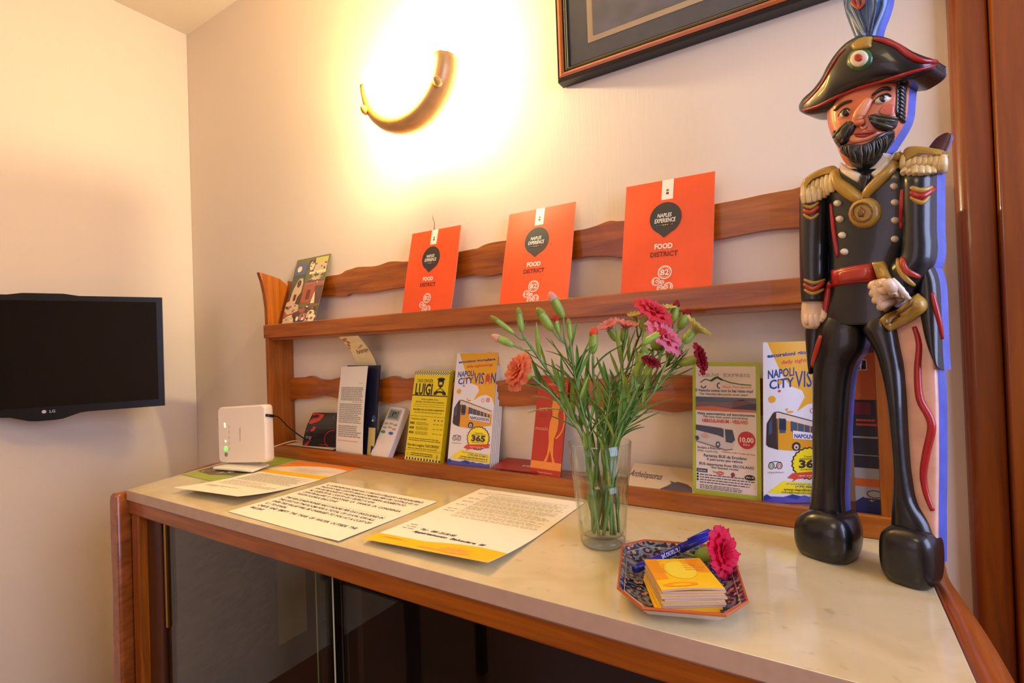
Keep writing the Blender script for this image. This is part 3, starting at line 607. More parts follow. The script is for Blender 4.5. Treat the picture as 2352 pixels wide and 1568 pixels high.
def flat_stuff():
    bl = mat('gloss_black_print', (26, 22, 30), .25); rr = mat('gloss_red_print', (206, 44, 22), .25)
    s = Sheet([-.2713, -.0440, .0100, .0988, .3896, .0207, .1250, .1116], .001, 6, 8, lambda u, v: (-.10*v*v+.1*v, 0, .010*math.sin(v*PI)+.006*(1-u)*v))
    s.base(bl); s.poly([(0, 0), (.36, .06), (.32, .22), (.26, .5), (.20, .8), (.12, 1), (0, 1), (.05, .6), (.02, .3)], rr, 2)
    s.poly([(.02, .62), (.12, .52), (.20, .62), (.14, .85), (.02, .98)], bl, 4); s.ring(.75, .75, .18, .22, .0016, rr, 3, PI*.6, PI*1.6); s.ring(.72, .12, .08, .08, .0016, M_VIO, 3, PI*.5, PI*1.7); s.small(.06, .22, .70, .78, 2, M_GREY, 6); s.small(.45, .7, .90, .93, 1, rr, 3); s.ell(.15, .12, .08, .05, bl, 4)
    s.done('black_red_leaflet', 'curled glossy black and red leaflet at the left end of the bottom shelf', 'leaflet')
    z = CT+.0075
    def slab(name, x0, x1, y0, y1, z0, z1, col, label, cat):
        m = MB(); m.add([(x0, y0, z0), (x1, y0, z0), (x1, y1, z1), (x0, y1, z1), (x0, y0, z0-.0012), (x1, y0, z0-.0012), (x1, y1, z1-.0012), (x0, y1, z1-.0012)], [(0, 1, 2, 3), (7, 6, 5, 4), (0, 4, 5, 1), (1, 5, 6, 2), (2, 6, 7, 3), (3, 7, 4, 0)])
        tag(m.build(name, col), label, cat); return m
    slab('folded_sheet', -.335, -.150, -.046, .010, CT+.0325, CT+.0325, mat('folded_white', (208, 186, 160), .6), 'folded pale sheet lying under the black and red leaflet', 'paper')
    slab('thin_booklet', -.30, -.125, -.0475, .012, CT+.0300, CT+.0300, mat('booklet_dark', (50, 40, 50), .4), 'dark thin booklet lying under the folded pale sheet', 'booklet')
    s = Sheet([.325, -.048, .0335, 0, 1.45, 0, .105, .062], .001, 1, 1); s.base(mat('crimson_flat', (160, 40, 34), .4)); s.text('arte', .55, .72, .62, .16, M_CREAM, 2)
    s.done('crimson_booklet', 'flat crimson booklet lying on the bottom shelf beside the bus brochures', 'booklet')
    s = Sheet([.64, -.049, .0325, 0, 1.05, -.02, .105, .050], .001, 1, 1); s.o = at(1436, 1131, 1, -.049); s.o.z = CT+.0285; s.w = .112; s.h = .058
    ep = mat('pale_straw', (222, 196, 152), .5); eg = mat('animal_grey', (92, 80, 84), .5); s.base(ep)
    s.text('Archelopsorus', .0, .50, .56, .26, mat('sepia_script', (80, 56, 40), .5), 3, .4, .0, -.05)
    s.poly([(.52, .93), (.60, .80), (.66, .66), (.62, .58), (.70, .62), (.74, .58), (.80, .60), (.88, .64), (.95, .74), (.99, 1), (.62, 1)], eg, 3)
    s.done('animal_leaflet', 'pale flat leaflet with script writing and a grey animal, right of the vase', 'leaflet')
flat_stuff()
def dark_brochure():
    s = Sheet([.888, -.0400, .0065, .0, .02, .0, .078, .258], .0015, 1, 2); s.w = .043
    s.o = at(1966, 1160, 1, -.045); s.o.z = CT+.0275; s.h = .236
    s.base(mat('brochure_night', (44, 42, 52), .35)); og = mat('burnt_orange_print', (196, 96, 24), .4)
    s.rect(0, 0, 1, .075, mat('brochure_taupe', (84, 72, 66), .4)); s.rect(0, .075, .86, .345, og, 2); s.rect(.12, .115, .44, .175, M_CREAM, 3); s.rect(.14, .119, .42, .171, M_INK, 4); s.text('f', .24, .33, .166, .04, M_CREAM, 6, 0, .03)
    s.text('SRL', .20, .32, .325, .012, M_GREY, 3); s.rect(0, .36, .50, .43, mat('brochure_wine', (110, 30, 44), .4), 2); s.small(.1, .7, .45, .50, 2, M_BRED, 3); s.rect(0, .555, 1, .565, M_GREY, 2); s.rect(0, .66, 1, .665, M_GREY, 2)
    gy = mat('brochure_silver', (160, 156, 156), .4); s.rect(0, .735, 1, .955, gy, 2); s.rect(0, .795, 1, .84, og, 3); s.ring(.5, .88, .2, .02, .001, M_INK, 3); s.small(.2, .8, .90, .92, 1, M_INK, 3)
    s.poly([(0, .93), (.2, .90), (.42, .925), (.55, .905), (.8, .93), (1, .925), (1, 1), (0, 1)], mat('brochure_mountain', (34, 44, 90), .4), 4)
    s.done('dark_brochure', 'dark brochure with an orange block seen between the legs of the figurine', 'brochure')
dark_brochure()

# remote control
def remote():
    x, y, z, yaw, lean, roll, w, h = [-.0241, -.050, .0085, -.1222, .47, -.0535, .060, .1462]
    s = Sheet([x, y, z, yaw, lean, roll, w, h]); t = thing('remote_control', tuple(s.P(.5, 1, -.01)), 'cream remote control with grey screen leaning between white and yellow leaflets', 'remote control')
    body = mat('remote_cream', (232, 218, 208), .35); pts = []
    for cx, cy, a0 in ((.12, .05, PI), (.88, .05, 1.5*PI), (.90, .96, 0), (.10, .96, .5*PI)):
        for k in range(5):
            a = a0 + PI/2*k/4; pts.append((cx+.12*math.cos(a), cy+.05*math.sin(a)))
    m = MB(); n = len(pts); rr = []
    for d, sc in ((-.018, .93), (-.016, 1), (-.003, 1), (0, .96)): rr.append([s.P(.5+(u-.5)*sc, .5+(v-.5)*(1-(1-sc)*.6), d) for u, v in pts])
    m.rings(rr, 0, False); m.build('body', body, t, bevel=.0008)
    def pl(a, b, c, d, n0, n1, mt, name):
        m = MB(); m.add([s.P(*q, n) for n in (n0, n1) for q in ((a, b), (c, b), (c, d), (a, d))], [(0, 1, 2, 3), (7, 6, 5, 4), (0, 4, 5, 1), (1, 5, 6, 2), (2, 6, 7, 3), (3, 7, 4, 0)]); return m.build(name, mt, t, bevel=.0006)
    pl(.12, .06, .86, .27, .0001, .0012, mat('remote_bezel', (176, 172, 160), .3), 'screen_bezel'); sc = pl(.20, .09, .78, .24, .0013, .0016, mat('lcd_grey', (120, 132, 118), .15), 'screen')
    pl(.40, .12, .46, .20, .0017, .0019, mat('lcd_digit', (50, 56, 56), .3), 'digit'); pl(.5, .12, .62, .15, .0017, .0019, mat('lcd_digit', (50, 56, 56), .3), 'digit')
    bt = mat('remote_button', (176, 160, 124), .4)
    for a, b in ((.14, .34), (.42, .33), (.70, .34), (.12, .42), (.42, .40), (.70, .42)): pl(a, b, a+.20, b+.028, .0001, .0016, bt, 'button')
    for a, col, nm in ((.22, (70, 160, 90), 'green'), (.72, (40, 110, 190), 'blue')):
        m = MB(); m.rings([[s.P(a+.13*k*math.cos(q*PI/8), .52+.028*k*math.sin(q*PI/8), d) for q in range(16)] for k, d in ((1, .0001), (1, .0014), (.8, .0022))]); m.build('button', mat(nm+'_button', col, .4), t)['label'] = nm+' oval button'
    pl(.0, .70, -.035, .99, -.012, -.0005, body, 'battery_cover'); pl(.40, .72, .48, .725, .0001, .0006, bt, 'arrow_mark')
remote()

# ------------------------------------------------------------------ papers on the marble
M_PAP = mat('paper_ivory', (250, 242, 222), .7); M_SUN = mat('sun_yellow', (252, 196, 10), .6); M_SUNO = mat('sun_orange', (248, 142, 14), .6); M_PEACH = mat('sun_peach', (250, 168, 70), .6); M_PINK = mat('faint_pinkish', (236, 218, 196), .7); M_LINE = mat('faint_print', (204, 196, 170), .7)
def flat(fx, fy, th, w, h, z=.0012, lift=None, nu=10, nv=90):
    s = Sheet([fx, fy, 0, 0, 0, 0, w, h], .0003, nu, nv, lift); c, q = math.cos(th), math.sin(th)
    s.o = Vector((fx, fy, CT+z)); s.ex = Vector((c, q, 0)); s.up = Vector((-q, c, 0)); s.n = Vector((0, 0, 1)); s.rng = random.Random(5); return s
def curve_band(s, top, bot, m, lv, n=24, x0=0, x1=1):
    k = s.mi(m)
    for i in range(n):
        a = x0+(x1-x0)*i/n; b = x0+(x1-x0)*(i+1)/n
        for j in range(4):
            q = lambda u, f: top(u)+(bot(u)-top(u))*f
            s.add([s.P(a, q(a, j/4), lv*.00015), s.P(b, q(b, j/4), lv*.00015), s.P(b, q(b, (j+1)/4), lv*.00015), s.P(a, q(a, (j+1)/4), lv*.00015)], [(0, 1, 2, 3)], k)
def paper3():
    lift = lambda u, v: (0, 0, .012*max(0, (v-.45)/.55)**2*(.5+.5*u))
    s = flat(.3313, -.3812, .0168, .212, .297, .0015, lift); s.base(M_PAP)
    def top(u): return .893 if u < .42 else .893-.055*math.sin(min(1, (u-.42)/.40)*PI/2)+.012*max(0, (u-.82)/.18)
    curve_band(s, top, lambda u: 1.0, M_SUN, 1)
    for k in range(9):
        a = -PI+PI*k/8; s.poly([(.70+.05*math.cos(a-.25), .955+.028*math.sin(a-.25)), (.70+.15*math.cos(a), .955+.075*math.sin(a)), (.70+.05*math.cos(a+.25), .955+.028*math.sin(a+.25))], M_PEACH, 3)
    s.ell(.70, .955, .12, .025, M_PEACH, 3); s.ell(.55, .965, .12, .010, M_PEACH, 3); s.ell(.18, .93, .09, .006, M_SUNO, 3)
    s.text('NORME DI COMPORTAMENTO PER GLI OSPITI', .10, .56, .066, .0075, M_GREY, 2)
    y = .09
    for k, (hd, n) in enumerate(((1, 1), (0, 5), (1, 4), (2, 4), (1, 5), (2, 2), (1, 3), (0, 2))):
        y0 = y; y += .0135*n
        if hd: s.small(.06, .17, y0, y0+.0135, 1, M_GREY, 2, .5, 0)
        s.small(.20, .95, y0, y, n, M_LINE, 2, .45, .2); y += .010
    for k in range(3): s.small(.06, .06+.07+.02*k, .705+.030*k, .719+.030*k, 1, M_GREY, 2, .5, 0)
    s.text('Tel -  081 23.50 85', .21, .52, .765, .024, M_INK, 3, .25, .02, -.02); s.text('Appartamento  Belvedere  III', .19, .80, .808, .024, M_INK, 3, .25, .02, -.02)
    s.done('notice_sheet', 'white notice sheet with handwriting and yellow sun foot, nearest the vase', 'paper')
def paper2():
    s = flat(0.0, -.3871, -.0241, .297, .21, .0012, lambda u, v: (0, 0, .003*max(0, u-.75)*4*max(0, v-.4))); s.base(M_PAP)
    L = ['IL CONDIZIONATORE HA 5 ORE DI UTILIZZO GIORNALIERO', 'INCLUSO NEL COSTO DELLA CAMERA PER UN TOTALE DI 10', 'KW OLTRE QUESTO VALORE OGNI KW VERRA ADDEBITATO', 'AL CLIENTE AL COSTO DI 1 EURO A KW.', 'CONTROLLARE  E  SVUOTARE  LA  TANICA  DI  CONDENSA', 'POSTA FUORI IL BALCONE', None,
         'THE AIR-CONDITIONER HAS 5 HOURS PER DAY INCLUDED IN', 'THE COST OF THE ROOM FOR A TOTAL OF 10 KW, KW ALL', 'OVER THIS VALUE WILL BE CHARGED TO YOU AT A COST OF', '€ 1 TO KW/H.', 'CHECK  AND  EMPTY  THE  TANK  OF  WATER  OUTSIDE  THE', 'BALCONY']
    y = .10
    ink = mat('brown_black_ink', (84, 72, 60), .7)
    for st in L:
        if st is None: s.rect(.06, y-.012, .93, y-.008, M_LINE); y += .052; continue
        s.text(st, .05, .05+.89*min(1, len(st)/50) if len(st) > 42 else .05+.018*len(st), y, .034, ink, 2, .0, .02); y += .064
    s.done('notice_sheet', 'white sheet of capital letter notices, middle of the papers on the marble', 'paper')
def paper1():
    lift = lambda u, v: (0, 0, .014*max(0, (v-.45)/.55)**2*(.75+.35*u))
    s = flat(-.2304, -.3694, .0576, .21, .297, .0012, lift); s.base(M_PAP)
    curve_band(s, lambda u: .0, lambda u: .115+.11*(1-u)**2-.05*math.sin(u*PI), M_SUNO, 1); curve_band(s, lambda u: .0, lambda u: .05+.05*(1-u), M_ODOT, 2)
    curve_band(s, lambda u: .115+.11*(1-u)**2-.05*math.sin(u*PI), lambda u: .30, M_PINK, 1)
    curve_band(s, lambda u: .30, lambda u: .375, M_SUN, 3); curve_band(s, lambda u: .30, lambda u: .33, M_SUNO, 2)
    s.small(.35, .9, .18, .28, 5, M_LINE, 3, .3, .3)
    s.small(.10, .95, .41, .60, 11, M_LINE, 3, .5, .25); s.small(.10, .95, .62, .74, 4, M_LINE, 3, .35, .4); s.small(.12, .3, .80, .84, 3, M_LINE, 3, .4, .1); s.small(.32, .6, .80, .82, 1, M_GREY, 3, .4, .1)
    s.done('notice_sheet', 'curling white sheet with orange and yellow bands, leftmost paper on the marble', 'paper')
paper3(); paper2(); paper1()
def green_flyer():
    pts = [at(417, 1089, 2, CT+.0008), at(492, 1106, 2, CT+.0008), at(690, 1052, 2, CT+.0008), at(600, 1040, 2, CT+.0008)]
    s = flat(0, 0, 0, 1, 1, .0008, None, 1, 1); s.w = s.h = 1
    a, b, c, d = pts; d = a+(c-b)
    s.P = lambda u, v, n: a.lerp(b, v).lerp(d.lerp(c, v), u) + Vector((0, 0, n))
    lg = mat('lime_flyer', (160, 178, 64), .45); s.base(lg); dk2 = mat('flyer_brown', (112, 96, 70), .5); cr = mat('flyer_cream', (206, 204, 150), .5)
    s.poly([(.15, .02), (.62, .02), (.68, .5), (.62, .95), (.22, .97), (.12, .5)], dk2, 1)
    s.rng.seed(9)
    for k in range(34):
        s.ell(.17+.46*s.rng.random(), .06+.86*s.rng.random(), .012+.03*s.rng.random(), .02+.06*s.rng.random(), s.rng.choice([cr, dk2, mat('flyer_tan', (170, 130, 90), .5), mat('flyer_dark', (60, 58, 60), .5)]), 2+k % 3, 7, .2)
    s.done('lime_flyer', 'lime green flyer with a dark photo lying under the white router', 'flyer')
green_flyer()

# ------------------------------------------------------------------ router and cables
def router():
    fit = [-.3729, -.2036, .0120, .1739, .0465, .0585, .1573, .1351]; s = Sheet(fit); c = s.P(.5, 1, -.01)
    t = thing('internet_router', (c.x, c.y, CT+.001), 'upright white internet router with green lights beside the left end of the rack', 'router')
    wp = mat('router_white', (240, 222, 196), .35)
    def rr(sc, n, r=.07):
        pts = []
        for cx, cy, a0 in ((r, r, PI), (1-r, r, 1.5*PI), (1-r, 1-r, 0), (r, 1-r, .5*PI)):
            for k in range(6):
                a = a0+PI/2*k/5; pts.append((cx+r*math.cos(a), cy+r*math.sin(a)))
        return [s.P(.5+(u-.5)*sc, .5+(v-.5)*sc, n) for u, v in pts]
    m = MB(); m.rings([rr(.95, -.026), rr(1, -.022), rr(1, -.006), rr(.985, -.002), rr(.95, 0)]); m.build('case', wp, t)
    m = MB(); ft = [s.P(.20, .985, .0), s.P(.86, .985, .0)]
    a, b = s.P(.10, 1, .028), s.P(.92, 1, .028); a.z = b.z = CT+.0045; a2, b2 = s.P(.15, 1, -.03), s.P(.85, 1, -.03); a2.z = b2.z = CT+.0045
    m.prism([a, b, b2, a2], (0, 0, .006)); m.build('stand', mat('router_stand', (246, 240, 216), .4), t, bevel=.0025)
    def dot(u, v, r, col, e, nm):
        m = MB(); m.rings([[s.P(u+r*k*math.cos(q*PI/6), v+r*k*math.sin(q*PI/6)*s.w/s.h, d) for q in range(12)] for k, d in ((1, -.001), (1, .0004), (.7, .0009))]); m.build(nm, mat('led_%d_%d_%d' % col, col, .4, emit=e), t)
    dot(.16, .30, .018, (232, 240, 170), 1.2, 'status_light'); dot(.165, .345, .02, (226, 250, 160), 1.2, 'status_light'); dot(.17, .61, .018, (232, 246, 180), 1, 'status_light'); dot(.17, .74, .038, (110, 240, 80), 1.6, 'power_light')
    dot(.175, .845, .034, (140, 130, 100), 0, 'button')
    q = Sheet(fit); q.w, q.h = s.w, s.h
    gm2 = mat('router_print', (196, 172, 136), .5)
    base = q.P; q.P = lambda u, v, n: base(.50+(v-.5)*.62*1, .50-(u-.5)*.62, n+.0003)
    q.text('wireless', .30, .70, .49, .055, gm2, 1, 0, .01); q.done('logo', parent=t)
    m = MB()
    for v in (.33, .42, .52, .62, .72):
        k = [s.P(.245+dx, v+dy, .0003) for dx, dy in ((0, 0), (.012, 0), (.012, .05), (0, .05))]; m.add(k, [(0, 1, 2, 3)])
    m.build('light_labels', gm2, t)
    # cables
    e1 = [at(610, 953, 1, -.17), at(628, 955, 1, -.15), at(640, 958, 1, -.13), at(660, 978, 1, -.10), at(684, 997, 1, -.075), at(704, 1009, 1, -.045), at(735, 1015, 1, -.02)]
    m = MB(); m.tube(crom(e1, 4), .0016, 8); k = m.build('black_cable', M_BLK); tag(k, 'thin black cable running from the router onto the bottom shelf', 'cable')
    m = MB(); m.tube(e1[:2], .0034, 10); m.build('plug', M_BLK, k)
    e2 = [at(612, 1031, 1, -.14), at(630, 1025, 1, -.12), at(655, 1017, 1, -.09), at(678, 1012, 1, -.06), at(700, 1016, 1, -.03)]
    m = MB(); m.tube(crom(e2, 4), .0014, 8); tag(m.build('pale_cable', mat('cable_beige', (196, 170, 130), .5)), 'thin beige cable running from the router base over the bottom rail', 'cable')
router()

# ------------------------------------------------------------------ wall sconce
def sconce():
    yf, yb = -.095, -.052
    T1 = at(1020, 114, 1, yf); T2 = at(824, 198, 1, yf); Bt = at(884, 301, 1, yf)
    cx = (T1.x+T2.x)/2; cz = (T1.z+T2.z)/2; rx = (T1.x-T2.x)/2; rz = cz-Bt.z
    t = thing('wall_sconce', (cx, YW-.002, cz), 'lit half round wall sconce with glowing glass and bronze band', 'wall lamp')
    br = mat('bronze_band', (206, 158, 92), .35, metal=.15, vary=.1, scale=30)
    n = 40; rs = []
    for i in range(n+1):
        a = PI+PI*i/n; c, s_ = math.cos(a), math.sin(a)
        rs.append([(cx+(rx+d)*c, y, cz+(rz+d)*s_) for y, d in ((yf-.004, -.024), (yf-.004, -.008), (yf+.008, .003), ((yf+yb)/2, .006), (yb-.004, .004), (yb, -.002), (yb-.004, -.012))])
    m = MB(); m.rings(rs, 0, True); m.build('band', br, t)
    # diffuser
    gm = mat('lit_opal_glass', (255, 212, 106), .3, emit=1); gm.node_tree.nodes['Principled BSDF'].inputs['Emission Strength'].default_value = GLASS_E
    rs = []
    for i in range(13):
        b = PI/2*i/12; yy = yf-.004-.052*math.cos(b) + (.02 if i == 12 else 0)*0; k = math.sin(b)
        rs.append([(cx+(rx-.022)*max(k, .02)*math.cos(PI+PI*j/24), yf+.012-.066*math.cos(b), cz+(rz-.022)*max(k, .02)*math.sin(PI+PI*j/24)) for j in range(25)])
    m = MB(); m.rings(rs, 0, True, False, False); m.build('glass_shade', gm, t)
    m = MB(); m.box(cx-rx*.3, cx+rx*.3, YW-.012, YW-.0015, cz-.03, cz+.02); m.build('wall_plate', mat('sconce_white', (232, 226, 214), .5), t, bevel=.002)
    m = MB(); m.tube([(cx, YW-.01, cz-.01), (cx, yb-.005, cz-.02), (cx, yb-.012, cz-.045)], .004, 8); m.build('arm', br, t)
    m = MB(); m.lathe([(.012, -.02), (.02, .0), (.026, .02), (.018, .042), (.004, .05)], (cx, yb-.012, cz-.055), (0, 0, 1), 16); m.build('bulb', mat('bulb_glow', (255, 230, 190), .3, emit=8), t)
    for u, v in ((1004, 186), (838, 252)):
        p = at(u, v, 1, yf-.003); m = MB(); m.lathe([(.003, -.012), (.008, -.008), (.009, 0), (.006, .008), (.002, .012)], p, (.2, -1, .3), 12); m.build('glass_clip', br, t)
    light('sconce_bulb_light', 'POINT', (cx, -.046, cz+.004), SCONCE_W, (1, .84, .52), .012)
sconce()

# ------------------------------------------------------------------ framed picture
def picture():
    y = -.008; p = at(1281, 190, 1, y); x0, z0 = p.x, p.z; x1, z1 = x0+.72, z0+.50
    t = thing('framed_picture', (x0+.36, YW-.001, z0), 'framed picture with dark mat and orange brown frame high on the back wall', 'picture')
    bk = mat('frame_black', (24, 24, 26), .3); og = mat('frame_orange_wood', (168, 82, 20), .3, coat=.4, vary=.1); gd = mat('frame_gold', (206, 186, 120), .3, metal=.5)
    def ringf(d0, d1, n0, n1, mt, name):
        m = MB()
        o = [(x0+d0, z0+d0), (x1-d0, z0+d0), (x1-d0, z1-d0), (x0+d0, z1-d0)]; i = [(x0+d1, z0+d1), (x1-d1, z0+d1), (x1-d1, z1-d1), (x0+d1, z1-d1)]
        rs = []
        for k in range(4):
            (a, b), (c, d) = o[k], i[k]; mid = ((a+c)/2, (b+d)/2)
            rs.append([(a, YW-.001, b), (a, n0, b), (mid[0], min(n0, n1)-.0015, mid[1]), (c, n1, d), (c, YW-.001, d)])
        rs.append(rs[0]); m.rings(rs, 0, False, False); m.build(name, mt, t)
    ringf(0, .0055, y+.002, y-.002, bk, 'frame_edge'); ringf(.0055, .0145, y-.003, y-.002, og, 'frame_molding'); ringf(.0145, .0175, y, y+.001, bk, 'frame_groove')
    ringf(.0175, .019, y, y, gd, 'gilt_line'); ringf(.019, .0205, y+.002, y+.002, bk, 'frame_groove'); ringf(.0205, .022, y+.001, y+.001, gd, 'gilt_line'); ringf(.022, .026, y+.004, y+.007, bk, 'frame_groove')
    m = MB(); m.box(x0+.0255, x1-.0255, y+.0085, y+.012, z0+.0255, z1-.0255); m.build('mat_board', mat('slate_mat_board', (74, 78, 80), .6, vary=.05), t)
    a = .061; m = MB(); m.box(x0+a, x1-a, y+.0070, y+.0084, z0+a*.95, z1-a*.95); m.build('inner_mat', mat('cream_mat', (196, 172, 128), .6), t)
    a = .072; m = MB(); m.box(x0+a, x1-a, y+.006, y+.0069, z0+a*.95, z1-a*.95)
    pm = mat('picture_grey', (112, 112, 112), .5, vary=.0); nt = pm.node_tree; b = nt.nodes['Principled BSDF']; tc = nt.nodes.new('ShaderNodeTexCoord'); n = nt.nodes.new('ShaderNodeTexNoise'); n.inputs['Scale'].default_value = 22; n.inputs['Detail'].default_value = 8
    r = nt.nodes.new('ShaderNodeValToRGB'); r.color_ramp.elements[0].color = srgb((74, 84, 66))+(1,); r.color_ramp.elements[1].color = srgb((190, 178, 160))+(1,); e = r.color_ramp.elements.new(.5); e.color = srgb((116, 112, 128))+(1,); r.color_ramp.elements[0].position = .3; r.color_ramp.elements[1].position = .75
    nt.links.new(tc.outputs['Object'], n.inputs[0]); nt.links.new(n.outputs['Fac'], r.inputs[0]); nt.links.new(r.outputs[0], b.inputs['Base Color'])
    m.build('print', pm, t)
    m = MB(); m.box(x0+.026, x1-.026, y+.0035, y+.0045, z0+.026, z1-.026)
    m.build('glass', pane_mat('picture_glass', (1, 1, 1)), t)
picture()
m = MB(); m.tube([at(995, 493, 1, YW-.004), at(994, 500, 1, YW-.006), at(998, 512, 1, YW-.005), at(997, 530, 1, YW-.003)], .0008, 6)
tag(m.build('wire_hook', mat('steel_wire', (150, 140, 120), .3, metal=.8)), 'thin bent wire hook on the wall above the leftmost red folder', 'hook')

# ------------------------------------------------------------------ television
def tv():
    d = Vector((.437, .8995, 0)); n = Vector((.8995, -.437, 0))
    A = at(372, 683, 0, -.715); o = Vector((A.x, A.y, 0))
    def pt(u, v): return on_plane(u, v, o, n)
    Bt = pt(379, 931); zt, zb = A.z, Bt.z; C_ = pt(105, 900); half = (o-Vector((C_.x, C_.y, 0))).length; L = 2*half
    t = thing('television', tuple(Vector((C_.x, C_.y, zb)) - n*.02), 'flat black television with glossy screen hung on the left wall', 'television')
    def P(s, z, k): return o - d*s + Vector((0, 0, z)) + n*k      # s from the right edge
    body = mat('tv_black', (16, 16, 18), .28); scr = mat('tv_screen', (7, 7, 9), .12)
    out = [(0, zb)]; N = 30
    for i in range(1, N):
        s = L*i/N; out.append((s, zb - .016*math.exp(-((s-half)/.055)**4)))
    out += [(L, zb), (L, zt), (half+.07, zt), (half+.04, zt+.005), (half-.04, zt+.005), (half-.07, zt), (0, zt)]
    m = MB(); m.prism([P(s, z, 0) for s, z in out], n*-.028); m.build('case', body, t, bevel=.003)
    bz = .014; m = MB(); m.prism([P(s, z, .0004) for s, z in ((bz, zb+.02), (L-bz, zb+.02), (L-bz, zt-bz), (bz, zt-bz))], n*.0008); m.build('screen', scr, t)
    m = MB(); m.prism([P(s, z, 0) for s, z in ((.10, zb+.05), (L-.10, zb+.05), (L-.10, zt-.06), (.10, zt-.06))], n*-.05); m.build('rear_housing', body, t, bevel=.004)
    zc = (zt+zb)/2; c = P(half, zc, -.05); w = Vector((XL, c.y+.03, zc))
    m = MB(); m.tube([c, c.lerp(w, .5)+Vector((0, -.06, 0)), w+Vector((.006, 0, 0))], .014, 8); m.build('wall_arm', M_BLK, t)
    m = MB(); m.box(XL+.0006, XL+.008, w.y-.05, w.y+.05, zc-.08, zc+.08); m.build('wall_plate', M_BLK, t)
    # maker's mark on the lower bezel
    vs, fs = text_mesh('LG', 0, .01); z = zb+.004
    sc = .010; s0 = half+.004; m = MB(); m.add([P(s0-.010-a*sc, z+b*sc, .0008) for a, b in vs], fs); m.lathe([(.0, .0), (.0045, .0), (.0045, .0006)], P(s0, z+.0035, .0004), n, 14); m.build('logo', mat('logo_silver', (190, 190, 196), .4), t)
tv()

